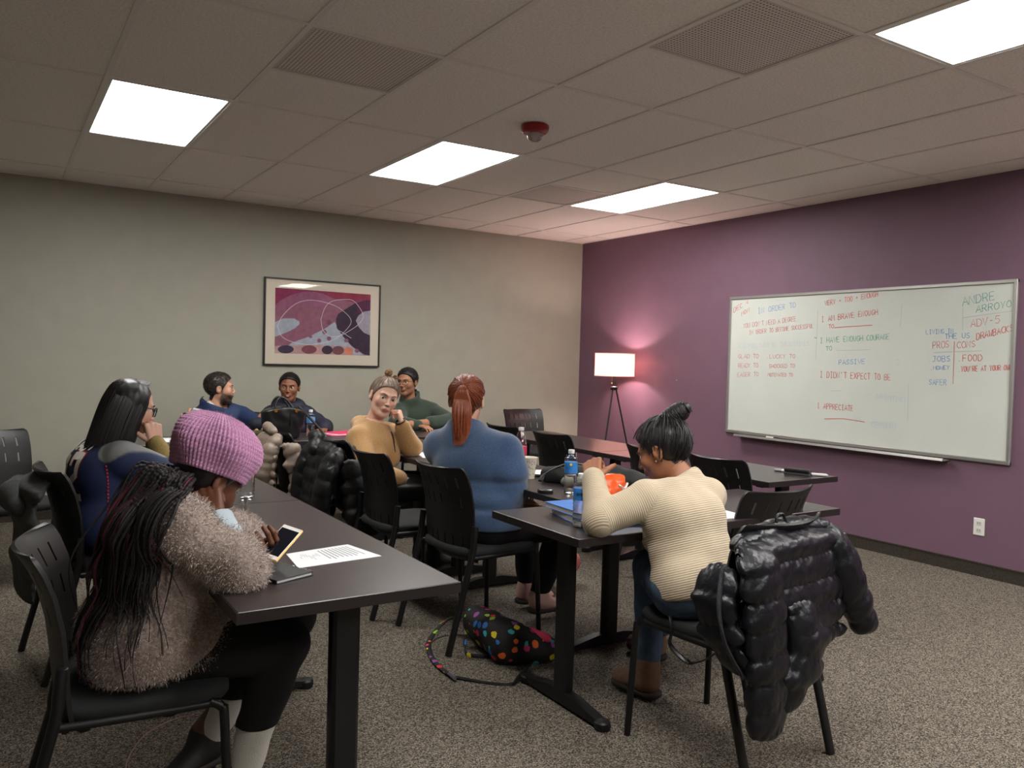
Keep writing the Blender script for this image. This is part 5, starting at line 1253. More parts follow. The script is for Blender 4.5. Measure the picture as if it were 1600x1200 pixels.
# braids
hair_shell(hdP, root, hairmat('braid_black', (20, 16, 18)), off=.006, seed=33)
rs = np.random.RandomState(12); paths = []; rads = []; cl = []
fpush = lambda p: fP(p)
for i in range(120):
    q = rs.uniform(0, 1) if i < 60 else rs.uniform(.25, .85)
    lp = lambda a, b: (a[0] + (b[0] - a[0]) * q, a[1] + (b[1] - a[1]) * q)
    yq = -4.90 - .24 * q
    st = hdP.w(A(-.05 + .10 * q, -.092 + .018 * q + rs.uniform(-.01, .01), -.030 + rs.uniform(-.03, .03)))
    jit = lambda s_: (rs.normal() * s_, rs.normal() * s_)
    m1 = lp((222, 725), (296, 762)); m2 = lp((168, 795), (276, 822)); m3 = lp((132, 890), (256, 895)); j1, j2, j3 = jit(6), jit(8), jit(12)
    e = lp((122, 1010), (240, 1000)); je = jit(18); ln = rs.uniform(.35, 1) if i < 60 else rs.uniform(.8, 1.15)
    m3 = (m2[0] + (m3[0] - m2[0]) * min(1, ln * 1.2), m2[1] + (m3[1] - m2[1]) * min(1, ln * 1.2)); e = (m3[0] + (e[0] - m3[0]) * ln - 4, m3[1] + (e[1] + je[1] - m3[1]) * ln)
    pts = smoothpath([st, py(m1[0] + j1[0], m1[1] + j1[1] * .5, yq), py(m2[0] + j2[0], m2[1] + j2[1] * .5, yq - .01), py(m3[0] + j3[0], m3[1], yq - .02), py(e[0] + je[0], e[1], yq - .02)], 30)
    k = len(pts); pts = push_out(pts, fpush, .012 + rs.uniform(0, .014))
    s_ = np.r_[0, np.cumsum(np.linalg.norm(np.diff(pts, axis=0), axis=1))]; tail = np.clip((s_[-1] - s_) / (.6 * s_[-1]), .2, 1)
    paths.append(pts); rads.append((.0056 if q > .15 else .0042) * tail * (.62 + .5 * np.abs(np.sin(s_ / .012 * math.pi)))); 
    cl.append(rgb(70, 18, 32) if rs.rand() < (.4 if q < .2 else .07) else rgb(26, 20, 22))
tubes('braid', paths, rads, mat('braid_hair', rough=.62, attr='col', var=.3, vscale=260), root, n=6, colr=cl, kind='stuff', taper=False)
# earring flower
ep = hdP.w(A(.091, -.004, -.040)); b = MB()
for a in np.linspace(0, 2 * math.pi, 7)[:-1]:
    c = ep + (hdP.R[:, 1] * math.cos(a) + hdP.R[:, 2] * math.sin(a)) * .006
    b.lathe([(0, -.003), (.0032, 0), (0, .003)], 8, Matrix.Translation(tuple(c)))
b.lathe([(0, -.003), (.003, 0), (0, .003)], 8, Matrix.Translation(tuple(ep))); o = b.build('earring', mat('pearl', rgb(232, 224, 204), rough=.25), root, smooth=True); o['kind'] = 'stuff'

# ------------------------------------------------------------------ jackets over chair backs
def puffer(name, ch, caps, m, period, lbl, amp=.012, h=.009, infl=0, k=.012, group=None, cut=None, wr=.003, pucker=.003):
    root = wroot(empty(name, (ch.location.x, ch.location.y, 0)))
    L = loc((ch.location.x, ch.location.y), math.degrees(ch.rotation_euler.z))
    objs = []
    for part, lst in caps.items():
        pr = []; t0 = 0
        for seg in lst:
            pts, rad, kk, wv = seg[:4]
            for (a, b_), (ra, rb) in zip(zip(pts[:-1], pts[1:]), zip(rad[:-1], rad[1:])):
                w = None if wv is None else L(*wv) - L(0, 0, 0)
                c = Cap(L(*a), L(*b_), ra, rb, w, kk, t0=t0); t0 += c.L; pr.append(c)
        def f(p, pr=pr):
            d = None
            for c in pr:
                t = c.t0 + np.clip(c.t(p), 0, 1) * c.L
                sn_ = np.abs(np.sin(np.pi * t / period)); e = c.dist(p) - amp * np.sqrt(sn_ + 1e-4)
                if c.w is not None: e = e + pucker * (1 - sn_) ** 2 * np.sin((p @ c.w) * 230 + 3 * np.sin(t * 40))
                d = e if d is None else smin(d, e, k)
            return d - folds(p, len(name) + len(lst), wr, 75)
        lo, hi = bbox(pr, .05); V, F = polygonize(f, lo, hi, h, .03)
        objs.append(np_mesh(part, V, F, m, root))
    tag(root, lbl, 'jacket', group); return root, L
M_nylon = mat('black_nylon', rgb(16, 17, 23), rough=.34, spec=.4, bump=.7, bscale=42)
M_nylon2 = mat('black_nylon_matte', rgb(20, 20, 22), rough=.48, spec=.4, bump=.6, bscale=40)
M_taupe = mat('taupe_nylon', rgb(132, 116, 104), rough=.5, bump=.3, bscale=45)
M_char = mat('charcoal_cotton', rgb(62, 63, 62), rough=.95, var=.15, vscale=90, bump=.25, bscale=260)
Y1 = (0, 1, 0)
rt, L = puffer('puffer_jacket', CH['cream'], {
  'back_panel': [([(-.275, .05, .815), (-.315, .05, .78), (-.335, .05, .62), (-.34, .05, .46)], [.022, .028, .028, .024], 9.0, Y1)],
  'front_panel': [([(-.29, .29, .80), (-.345, .285, .75), (-.362, .275, .60), (-.366, .26, .45), (-.362, .25, .33), (-.36, .245, .24)], [.020, .032, .034, .034, .034, .028], 2.3, Y1)],
  'zip_flap': [([(-.24, .34, .73), (-.25, .385, .64), (-.27, .375, .54), (-.31, .325, .44)], [.020, .026, .026, .020], 2.4, (1, 0, 0))],
  'sleeve': [([(-.29, -.185, .80), (-.325, -.215, .73), (-.34, -.25, .64), (-.35, -.295, .55), (-.36, -.345, .47)], [.034, .046, .05, .046, .036], 1.35, Y1)],
  'tail_panel': [([(-.365, .10, .60), (-.378, .06, .49), (-.38, .10, .39), (-.372, .16, .30)], [.024, .036, .034, .020], 3.0, Y1)],
  'collar': [([(-.255, .27, .795), (-.25, .11, .828), (-.25, -.05, .833), (-.265, -.17, .818)], [.022, .022, .022, .024], 1.5, (1, 0, 0))]},
  M_nylon, .085, 'shiny black puffer jacket hung over the chair behind the cream sweater', amp=.010, wr=.004, k=.005, h=.0075)
zt = MB(); pts = smoothpath([L(-.27, .375, .745), L(-.295, .42, .64), L(-.315, .41, .53), L(-.345, .355, .42)], 8)
zt.tube(pts, .008, 6, flat=(A(0, 0, 1), .8)); zt.build('zipper', mat('zip_tape', rgb(36, 36, 40), rough=.5, bump=.8, bscale=400), rt)
MB().tube(smoothpath([L(-.27, .085, .845), L(-.265, .08, .875), L(-.265, .045, .88), L(-.27, .03, .85)], 5), .005, 6).build('hanger_loop', M_blackp, rt)
MB().tube(smoothpath([L(.02, .26, .50), L(.0, .27, .46), L(.01, .265, .40), L(-.06, .25, .36), L(-.14, .25, .40), L(-.20, .26, .46)], 6), .009, 6, flat=(A(0, 1, 0), .25)).build('waist_strap', M_blackp, rt)
puffer('puffer_jacket', CH['yellow'], {
  'back_panel': [([(-.285, 0, .83), (-.325, 0, .79), (-.345, .0, .64), (-.355, .0, .48), (-.35, 0, .34)], [.024, .032, .038, .042, .04], 6.2, Y1)],
  'hood': [([(-.29, .14, .85), (-.32, .12, .86), (-.35, .04, .79)], [.024, .03, .034], 2.0, Y1)],
  'sleeve': [([(-.30, -.20, .79), (-.345, -.22, .72), (-.385, -.22, .58), (-.39, -.20, .42)], [.038, .048, .05, .042], 1.5, Y1)],
  'sleeve.001': [([(-.31, .20, .79), (-.35, .21, .70), (-.38, .23, .55), (-.385, .22, .40)], [.035, .044, .044, .038], 1.5, Y1)],
  'side_panel': [([(-.23, -.28, .74), (-.20, -.29, .60), (-.17, -.29, .45), (-.15, -.28, .34)], [.024, .034, .04, .036], 2.6, (1, 0, 0))]},
  M_nylon2, .085, 'matt black quilted jacket hung over the chair of the mustard hoodie person', h=.010, amp=.010, k=.006, wr=.004)
puffer('puffer_jacket', CH['beige'], {
  'back_panel': [([(-.285, 0, .83), (-.325, 0, .79), (-.345, .0, .64), (-.35, .0, .50), (-.34, 0, .38)], [.024, .032, .036, .038, .036], 6.0, Y1)],
  'sleeve': [([(-.30, -.16, .82), (-.35, -.17, .74), (-.38, -.16, .60), (-.375, -.14, .46)], [.034, .044, .046, .038], 1.5, Y1)],
  'collar': [([(-.28, .10, .86), (-.31, .02, .88), (-.31, -.1, .86)], [.02, .026, .022], 1.5, Y1)],
  'side_panel': [([(-.25, -.27, .78), (-.19, -.28, .66), (-.15, -.29, .54), (-.17, -.27, .44)], [.024, .034, .038, .034], 2.6, (1, 0, 0))]},
  M_taupe, .055, 'beige quilted jacket hung over a chair between the two rows of tables', h=.010, amp=.009, k=.006, wr=.003)
puffer('hooded_sweatshirt', CH['jersey'], {
  'back_panel': [([(-.275, .06, .80), (-.325, .06, .76), (-.335, .05, .64), (-.34, .04, .46), (-.335, .04, .32)], [.022, .026, .024, .024, .022], 8, Y1)],
  'hood': [([(-.335, .18, .765), (-.365, .11, .73), (-.365, .0, .70)], [.040, .055, .04], 1.6, Y1)]},
  M_char, .25, 'charcoal grey sweatshirt draped over the chair of the person in the jersey', h=.009, amp=.003, k=.03, wr=.0015)

# ------------------------------------------------------------------ things on the tables and the floor
def on(x, y, z=TZ): return pz(x, y, z)
def clear_plastic():
    m = bpy.data.materials.new('clear_plastic'); m.use_nodes = True; nt = m.node_tree; nt.nodes.clear()
    o_ = nt.nodes.new('ShaderNodeOutputMaterial'); mx_ = nt.nodes.new('ShaderNodeMixShader'); g_ = nt.nodes.new('ShaderNodeBsdfGlossy'); t_ = nt.nodes.new('ShaderNodeBsdfTransparent'); fr = nt.nodes.new('ShaderNodeLayerWeight')
    g_.inputs['Roughness'].default_value = .05; t_.inputs[0].default_value = (.93, .95, .96, 1); fr.inputs[0].default_value = .25
    mr = nt.nodes.new('ShaderNodeMapRange'); mr.inputs[3].default_value = .08; mr.inputs[4].default_value = .75
    nt.links.new(fr.outputs['Facing'], mr.inputs[0]); nt.links.new(mr.outputs[0], mx_.inputs[0])
    nt.links.new(t_.outputs[0], mx_.inputs[1]); nt.links.new(g_.outputs[0], mx_.inputs[2]); nt.links.new(mx_.outputs[0], o_.inputs[0]); return m
M_clear = clear_plastic()
M_water = mat('water', (1, 1, 1, 1), rough=.02, trans=1, ior=1.33)
def label_mat(name, base, stripe):
    m = mat(name, rgb(*base), rough=.45, var=.25, vscale=35); return m
def bottle(x, y, lbl, label=None, lh=(.095, .145), fill=.12, H_=.205, r=.032, capc=(215, 216, 214), text=None, tcol=None):
    p = on(x, y); t = empty('water_bottle', (p[0], p[1], TZ), .4)
    prof = [(r * .80, .0), (r * .95, .004), (r, .012)]
    z = .02
    while z < lh[0] - .012: prof += [(r, z), (r * .94, z + .005), (r, z + .010)]; z += .014
    prof += [(r * .97, lh[0]), (r * .97, lh[1]), (r, lh[1] + .006), (r * .93, lh[1] + .02), (r * .62, H_ - .036), (r * .40, H_ - .022), (r * .40, H_ - .012)]
    MB().lathe(prof, 24).build('bottle_wall', M_clear, t, smooth=60)
    if fill: MB().lathe([(r * .78, .003), (r * .93, .006), (r * .93, min(fill, H_ - .04)), (0, min(fill, H_ - .04))], 24).build('water', M_water, t, smooth=50)
    b = MB(); rc = r * .45
    b.lathe([(rc, H_ - .018), (rc * 1.03, H_ - .016), (rc * 1.03, H_ - .002), (rc * .9, H_), (0, H_)], 20); b.build('cap', mat('cap_%d_%d_%d' % capc, rgb(*capc), rough=.4), t, smooth=40)
    if label:
        lb = MB().lathe([(r * .985, lh[0]), (r * .99, lh[0] + .001), (r * .99, lh[1] - .001), (r * .985, lh[1])], 28).build('label', label, t, smooth=60)
        if text:      # lettering wrapped round the label, towards the room
            d = math.atan2(CAM[1] - p[1], CAM[0] - p[0]) - .4; b = MB()
            for (tx, zc, hh_, ww, off) in text:
                n_ = len(tx)
                for i, c_ in enumerate(tx):
                    for st in STROKE.get(c_.upper(), '').split(';'):
                        if not st: continue
                        pts = []
                        for q in st.split():
                            a_, c2 = map(float, q.split(',')); an = d + off + ((i + a_ / 4.9) / n_ - .5) * ww / r
                            pts.append((r * 1.002 * math.cos(an), r * 1.002 * math.sin(an), zc + (c2 / 6 - .5) * hh_))
                        P = np.array(pts); T = np.gradient(P, axis=0); nn = P * A(1, 1, 0); S = np.cross(T, nn); S /= np.linalg.norm(S, axis=1)[:, None] + 1e-9
                        k = len(P); b.add(np.concatenate([P + S * .0011, P - S * .0011]), [(j, j + 1, k + j + 1, k + j) for j in range(k - 1)])
            o = b.build('lettering', tcol, lb, fix=False); o['kind'] = 'stuff'
    tag(t, lbl, 'bottle', 'drink bottles'); return t
M_lblue = mat('label_blue', rgb(52, 122, 190), rough=.4, var=.3, vscale=30); M_lblue2 = mat('label_light_blue', rgb(96, 146, 200), rough=.4, var=.25, vscale=40); M_lred = mat('label_red', rgb(206, 58, 84), rough=.4, var=.1, vscale=40)
M_ink = mat('navy_ink', rgb(24, 34, 70), rough=.6); M_wink = mat('white_label_ink', rgb(232, 232, 232), rough=.5)
bottle(907, 823, 'clear water bottle with a blue label in front of the blue binder', M_lblue, (.105, .150), .11, .205, text=[('refresh', .128, .010, .036, 0)], tcol=M_ink)
bt = bottle(891, 771, 'clear water bottle with a blue label and a yellow dot', M_lblue, (.098, .152), .09, .21)
MB().lathe([(0, .0), (.006, 0), (.006, .0006), (0, .0006)], 14, Matrix.Rotation(math.atan2(CAM[1] - bt.location.y, CAM[0] - bt.location.x) - .4, 4, 'Z') @ Matrix.Translation((.0325, 0, .142)) @ Matrix.Rotation(math.pi / 2, 4, 'Y')).build('yellow_dot', mat('yellow_ink', rgb(228, 206, 60), rough=.5), bt)
bottle(813, 730, 'clear soda bottle with a red label next to the paper cup', M_lred, (.055, .125), 0, .235, .036)
bottle(386, 778, 'clear water bottle without a label beside the pink beanie', None, (.10, .11), .10, .20)
bottle(485, 682, 'clear water bottle with a pale blue label beside the black handbag', M_lblue2, (.105, .150), .09, .205)
# paper cup with a leafy print
p = on(822, 766) ; p = on(826, 768) if False else A(-3.12, -3.86, 0) ; p = on(827, 762)
p = px(826, 752, -3.19); p = A(-3.19, p[1], 0)
t = empty('paper_cup', (p[0], p[1], TZ))
MB().lathe([(.029, .002), (.0295, .0), (.042, .108), (.0445, .111), (.0435, .114), (.041, .111), (.029, .006), (0, .006)], 28).build('cup_wall', mat('paper_cup', rgb(216, 206, 188), rough=.8), t, smooth=50)
b = MB(); rs = np.random.RandomState(6)
for i in range(70):
    a = rs.uniform(0, 6.28); z = rs.uniform(.012, .095); r = .0299 + (.042 - .0295) * z / .108 + .0006; th = rs.uniform(0, 3.1); L_, w_ = .007, .0022
    c = A(r * math.cos(a), r * math.sin(a), z); tu = A(-math.sin(a), math.cos(a), 0); tv = A(0, 0, 1); e1 = tu * math.cos(th) + tv * math.sin(th); e2 = -tu * math.sin(th) + tv * math.cos(th)
    b.add([c - e1 * L_, c + e2 * w_, c + e1 * L_, c - e2 * w_], [(0, 1, 2, 3)])
o = b.build('leaf_print', mat('leaf_ink', rgb(120, 112, 84), rough=.8), t, fix=False); o['kind'] = 'stuff'
tag(t, 'paper cup with a leafy print standing beside the red label bottle', 'cup')
# plate edge
p = A(-3.06, px(846, 740, -3.06)[1], 0); t = MB().lathe([(.0, .003), (.055, .003), (.085, .016), (.09, .016), (.058, .0), (0, .0)], 32, Matrix.Translation((p[0], p[1], TZ + .0005))).build('paper_plate', mat('white_paper', rgb(226, 226, 224), rough=.8), smooth=50); tag(t, 'small white paper plate behind the paper cup', 'plate')
# round clear lid / compact
p = on(852, 770); t = empty('round_tin', (p[0], p[1], TZ))
MB().lathe([(.036, 0), (.038, .004), (.038, .012), (0, .012)], 28).build('tin_base', M_blackp, t, smooth=40)
MB().lathe([(.037, .012), (.037, .017), (.032, .019), (0, .0185)], 28).build('tin_lid', mat('dark_silver', rgb(96, 96, 98), rough=.25, metal=.8), t, smooth=40)
tag(t, 'flat round black tin in front of the dark cloth bag', 'tin')
def blob(name, prims, m, lbl, cat, h=.008, k=.02, fold=(.005, 60, 3), floor=TZ, infl=0, extra=None):
    def f(p):
        d = union(prims, p, k, infl) - folds(p, fold[2], fold[0], fold[1])
        if extra: d = extra(p, d)
        return smax(d, floor - p[:, 2], .003)
    lo, hi = bbox(prims, .03 + infl); V, F = polygonize(f, lo, hi, h, .02)
    c = (lo + hi) / 2; t = wroot(empty(name, (c[0], c[1], floor))); np_mesh('bag_body' if 'bag' in name or 'pack' in name else 'cloth', V, F, m, t)
    if lbl: tag(t, lbl, cat)
    return t, f
M_bagd = mat('dark_canvas', rgb(40, 41, 42), rough=.8, bump=.3, bscale=200)
t, f_ = blob('cloth_bag', [Cap((-3.16, -3.95, .775), (-3.05, -4.12, .78), .045, .05), Cap((-3.05, -4.12, .78), (-2.98, -4.28, .775), .05, .04), Cap((-3.02, -4.0, .78), (-2.92, -4.2, .79), .05, .05), Cap((-2.92, -4.2, .79), (-2.9, -4.38, .78), .05, .045)], M_bagd, 'dark cloth bag lying in a heap behind the blue label bottle', 'bag', fold=(.010, 45, 5))
MB().tube(smoothpath([(-3.24, -3.98, .752), (-3.2, -3.97, .79), (-3.12, -4.03, .84), (-3.06, -4.1, .845), (-3.0, -4.2, .83)], 6), .014, 8, flat=(A(0, 0, 1), .3)).build('strap', M_blackp, t, smooth=True)
V, F = polygonize(lambda p: Cap((-3.17, -4.10, .765), (-3.08, -4.22, .77), .024, .026).dist(p) - folds(p, 2, .005, 70), (-3.25, -4.3, .72), (-3.0, -4.0, .85), .007, .01); np_mesh('grey_lining', V, F, mat('grey_green_cloth', rgb(140, 142, 126), rough=.9), t)
# orange crinkled snack bag
q = A(-3.28, px(958, 757, -3.28)[1], 0)
q = py(957, 748, -4.70)
M_orange = mat('orange_foil', rgb(226, 84, 20), rough=.3, spec=.6, bump=.5, bscale=40)
t, f_ = blob('snack_bag', [Cap((q[0] - .06, -4.70, .80), (q[0] + .06, -4.66, .80), .055, .052), Cap((q[0] - .05, -4.68, .86), (q[0] + .06, -4.66, .85), .036, .036)], M_orange, 'crinkled orange snack bag lying in front of the bent head', 'bag', fold=(.009, 70, 9), h=.006)
MB().tube(smoothpath([(q[0] - .0, -4.745, .85), (q[0] + .03, -4.745, .835), (q[0] + .055, -4.735, .855)], 5), .006, 6).build('foil_edge', mat('foil_silver', rgb(220, 205, 195), rough=.25, metal=.6), t, smooth=True)
# blue binder stack, books and sheets on table B
def slab(name, c, size, ang, m, z, lbl=None, cat=None, bev=.002, pages=None, par=None):
    R = Matrix.Translation((c[0], c[1], z)) @ Matrix.Rotation(math.radians(ang), 4, 'Z')
    t = empty(name, (c[0], c[1], z), math.radians(ang)); w, d, hh_ = size
    if pages:
        MB().box((-w / 2, -d / 2, 0), (w / 2, d / 2, .0025), bev=.001).build('cover', m, t); MB().box((-w / 2, -d / 2, hh_ - .0025), (w / 2, d / 2, hh_), bev=.001).build('cover', m, t)
        MB().box((-w / 2, -d / 2, .001), (-w / 2 + .003, d / 2, hh_ - .001)).build('spine', m, t)
        MB().box((-w / 2 + .004, -d / 2 + .004, .0025), (w / 2 - .004, d / 2 - .004, hh_ - .0025)).build('pages', pages, t)
    else: MB().box((-w / 2, -d / 2, 0), (w / 2, d / 2, hh_), bev=bev).build('sheet', m, t)
    if lbl: tag(t, lbl, cat)
    return t
M_bind = mat('blue_binder', rgb(46, 118, 200), rough=.3, var=.12, vscale=12); M_paper = mat('paper', rgb(222, 224, 226), rough=.85); M_pages = mat('book_pages', rgb(212, 208, 198), rough=.9, var=.1, vscale=400, stretch=(.01, .01, 1))
c = (on(880, 815) + on(930, 800)) / 2
slab('ring_binder', (-3.56, -4.83), (.30, .25, .026), 78, M_bind, TZ, 'blue ring binder lying under another one next to the water bottle', 'binder', pages=M_pages)
slab('ring_binder', (-3.565, -4.80), (.29, .24, .022), 86, M_bind, TZ + .0265, 'blue ring binder lying on top of another one next to the water bottle', 'binder', pages=M_pages)
slab('textbook', (-3.43, -4.88), (.26, .20, .024), 70, mat('book_cover', rgb(60, 96, 168), rough=.35, var=.5, vscale=22), TZ + .0, None, None, pages=M_pages)
bpy.data.objects['textbook'].location = (-3.35, -4.96, TZ); tag(bpy.data.objects['textbook'], 'thick open textbook lying by the bent elbow', 'book')
slab('paper_sheet', (-3.27, -4.71), (.28, .216, .003), 100, M_paper, TZ, 'white worksheets below the orange snack bag', 'paper')
slab('paper_sheet', (-3.02, -4.93), (.28, .216, .0012), 82, M_paper, TZ, 'white sheet lying in front of the cream sweater', 'paper')
# sheet with print, notebook and phone on the near table
P4 = [on(447, 866), on(543, 851), on(596, 869), on(466, 888)]; cc = sum(P4) / 4
t = wroot(empty('printed_sheet', tuple(cc)))
b = MB(); top_ = [p + A(0, 0, .0012) for p in P4]; b.add(P4 + top_, [(0, 1, 2, 3), (4, 5, 6, 7), (0, 1, 5, 4), (1, 2, 6, 5), (2, 3, 7, 6), (3, 0, 4, 7)]); b.build('sheet', M_paper, t)
b = MB(); rs = np.random.RandomState(2)
def sh_(u, v): return top_[0] * (1 - u) * (1 - v) + top_[1] * u * (1 - v) + top_[2] * u * v + top_[3] * (1 - u) * v + A(0, 0, .0004)
for i in range(9):
    u0 = .90 - .055 * i; v0, v1 = .12, .12 + rs.uniform(.55, .75)
    b.add([sh_(u0, v0), sh_(u0, v1), sh_(u0 - .016, v1), sh_(u0 - .016, v0)], [(0, 1, 2, 3)])
for i in range(9):
    u0 = .38 - .03 * i; v0 = rs.uniform(.2, .45); v1 = v0 + rs.uniform(.1, .3); b.add([sh_(u0, v0), sh_(u0, v1), sh_(u0 - .006, v1), sh_(u0 - .006, v0)], [(0, 1, 2, 3)])
o = b.build('printed_text', mat('grey_print', rgb(128, 128, 132), rough=.9), t, fix=False); o['kind'] = 'stuff'
tag(t, 'white printed worksheet lying on the near table', 'paper')
nb = slab('notebook', (-4.925, -5.085), (.13, .20, .012), 22, mat('notebook_cover', rgb(30, 29, 30), rough=.5), TZ, 'small black spiral notebook under the phone', 'notebook', pages=M_paper)
MB().tube([(.062 + .004 * math.cos(a), -.09 + .18 * a / 62.8, .008 + .006 * math.sin(a)) for a in np.linspace(0, 62.8, 180)], .0009, 4).build('spiral', M_alu, nb)
ph_b, ph_t = A(-4.955, -5.125, .795), A(-4.855, -5.055, .862)
pc = (ph_b + ph_t) / 2 
def phone(name, c, up_, face, lbl, screen, case, Lh=.138, Lw=.067):
    up_ = nrm(up_); n_ = nrm(np.asarray(face) - up_ * (np.asarray(face) @ up_)); s_ = np.cross(up_, n_)
    M = Matrix(((s_[0], up_[0], n_[0], c[0]), (s_[1], up_[1], n_[1], c[1]), (s_[2], up_[2], n_[2], c[2]), (0, 0, 0, 1)))
    t = empty(name); t.matrix_world = M
    MB().box((-Lw / 2, -Lh / 2, -.005), (Lw / 2, Lh / 2, .0035), bev=.003).build('case', case, t, smooth=35)
    MB().box((-Lw / 2 + .003, -Lh / 2 + .003, .003), (Lw / 2 - .003, Lh / 2 - .003, .0042), bev=.0005).build('bezel', mat('phone_white', rgb(220, 218, 214), rough=.2), t)
    MB().box((-Lw / 2 + .005, -Lh / 2 + .016, .004), (Lw / 2 - .005, Lh / 2 - .016, .0046)).build('screen', screen, t)
    MB().lathe([(.0045, .0042), (.0045, .0047), (0, .0047)], 12, Matrix.Translation((0, -Lh / 2 + .009, 0))).build('home_button', mat('phone_white'), t)
    tag(t, lbl, 'phone'); return t
view = nrm(CAM - pc)
phone('smartphone', pc, ph_t - ph_b, view * .6 + A(-.35, -.1, .55), 'white smartphone in a gold case held over the near table', mat('dark_screen', rgb(18, 19, 28), rough=.08), mat('gold_case', rgb(196, 156, 96), rough=.3, metal=.4))
pc = py(305, 652, -1.13)
phone('smartphone', pc, (.25, .0, .95), (-.15, -1, .1), 'blue backed smartphone held up by the man in the blue jacket', mat('pale_blue_glass', rgb(110, 150, 205), rough=.25), mat('phone_rim', rgb(60, 62, 70), rough=.3))
# far table: handbag, folders, sheets
c = on(447, 687); t = wroot(empty('handbag', (c[0], c[1] + .08, TZ)))
M_hbag = mat('black_leather', rgb(24, 23, 24), rough=.33, spec=.5, bump=.2, bscale=60)
X0, Y0 = c[0], c[1] + .09
def bagf(p):
    q = p - A(X0, Y0, TZ); z = np.clip(q[:, 2], 0, .27); w = .115 + .05 * np.sin(np.clip(z / .27, 0, 1) * 2.2); d_ = .075 + .012 * np.sin(z / .27 * 2.4)
    rr = np.sqrt((q[:, 0] / w) ** 2 + (q[:, 1] / d_) ** 2); d = (rr - 1) * .075 - folds(p, 7, .004, 70); d = smax(d, q[:, 2] - .235 + .03 * (q[:, 0] / .15) ** 2, .012); return smax(d, -q[:, 2] + .001, .01)
V, F = polygonize(bagf, (X0 - .2, Y0 - .13, TZ - .02), (X0 + .2, Y0 + .13, TZ + .3), .008, .03); np_mesh('bag_body', V, F, M_hbag, t)
for s in (-1, 1):
    MB().tube(smoothpath([(X0 - .075, Y0 + s * .05 - .01, TZ + .20), (X0 - .065, Y0 + s * .045, TZ + .26), (X0 - .03, Y0 + s * .04, TZ + .305), (X0 + .02, Y0 + s * .045, TZ + .28), (X0 + .075, Y0 + s * .05 - .01, TZ + .20)], 6), .0085, 8).build('handle', M_hbag, t, smooth=True)
    for e in (-.075, .075): MB().lathe([(.012, -.003), (.014, 0), (.012, .003), (0, .003)], 12, Matrix.Translation((X0 + e, Y0 + s * .05 - .035 * (s < 0) + .01 * (s > 0), TZ + .21)) @ Matrix.Rotation(math.pi / 2, 4, 'X')).build('ring', mat('gold_ring', rgb(200, 160, 70), rough=.25, metal=1), t)
MB().tube(smoothpath([(X0 + .11, Y0 - .02, TZ + .24), (X0 + .19, Y0 - .05, TZ + .15), (X0 + .27, Y0 - .10, TZ + .05), (X0 + .285, Y0 - .13, TZ + .008), (X0 + .22, Y0 - .15, TZ + .006)], 6), .009, 8, flat=(A(0, 1, 0), .35)).build('shoulder_strap', M_hbag, t, smooth=True)
MB().tube([(X0 + .03, Y0 - .085, TZ + .19), (X0 + .035, Y0 - .092, TZ + .10)], .006, 6).build('tassel', M_hbag, t)
tag(t, 'black leather bucket handbag standing on the far table', 'bag')
slab('folder', (-3.27, -1.26), (.31, .23, .006), 8, mat('pink_folder', rgb(206, 84, 128), rough=.5), TZ, 'pink folder lying beside the water bottle on the far table', 'folder')
slab('paper_sheet', (-3.25, -1.24), (.28, .20, .002), 14, M_paper, TZ + .0065, 'white sheet lying on the pink folder', 'paper')
slab('folder', (-3.23, -1.20), (.30, .22, .004), 20, mat('magenta_folder', rgb(214, 60, 100), rough=.5), TZ + .009, 'magenta folder lying on top of the white sheet', 'folder')
c = on(262, 690); slab('paper_sheet', (c[0], c[1] + .1), (.22, .28, .002), 0, M_paper, TZ, 'white sheet on the far table beside the hand at the chin', 'paper')
c = on(645, 713); slab('paper_sheet', (-3.2, -2.72), (.28, .21, .002), 75, M_paper, TZ, 'white sheet next to the elbow of the mustard hoodie', 'paper')
t, f_ = blob('zip_pouch', [Cap(on(405, 683) + A(-.05, .05, .02), on(405, 683) + A(.05, .06, .02), .026, .024)], mat('olive_cloth', rgb(84, 84, 58), rough=.9), 'small olive pouch beside the black handbag', 'pouch', h=.007)
# eraser and markers on the C table
e0, e1 = on(1224, 741), on(1262, 745); mid = (on(1229, 740) + on(1264, 744)) / 2; d = nrm(on(1264, 744) - on(1229, 740)); ang = math.degrees(math.atan2(d[1], d[0]))
t = empty('whiteboard_eraser', (mid[0], mid[1], TZ), math.radians(ang))
MB().box((-.075, -.025, 0), (.075, .025, .014), bev=.003).build('felt', mat('grey_felt', rgb(58, 57, 58), rough=1), t); MB().box((-.075, -.026, .014), (.075, .026, .036), bev=.006).build('grip', M_blackp, t); tag(t, 'black whiteboard eraser on the table below the whiteboard', 'eraser')
dd = A(math.cos(math.radians(ang)), math.sin(math.radians(ang)), 0); nn_ = A(-dd[1], dd[0], 0)
marker('whiteboard_marker', mid - dd * .10 + nn_ * .05 + A(0, 0, .0087), -dd + nn_ * .1, mat('cap_grey', rgb(150, 150, 152), rough=.4), 'white marker lying beside the eraser with its cap away from the wall')
marker('whiteboard_marker', mid + dd * .09 + nn_ * .045 + A(0, 0, .0087), dd + nn_ * .25, mat('cap_white', rgb(215, 215, 212), rough=.4), 'white capped marker lying on the wall side of the eraser')
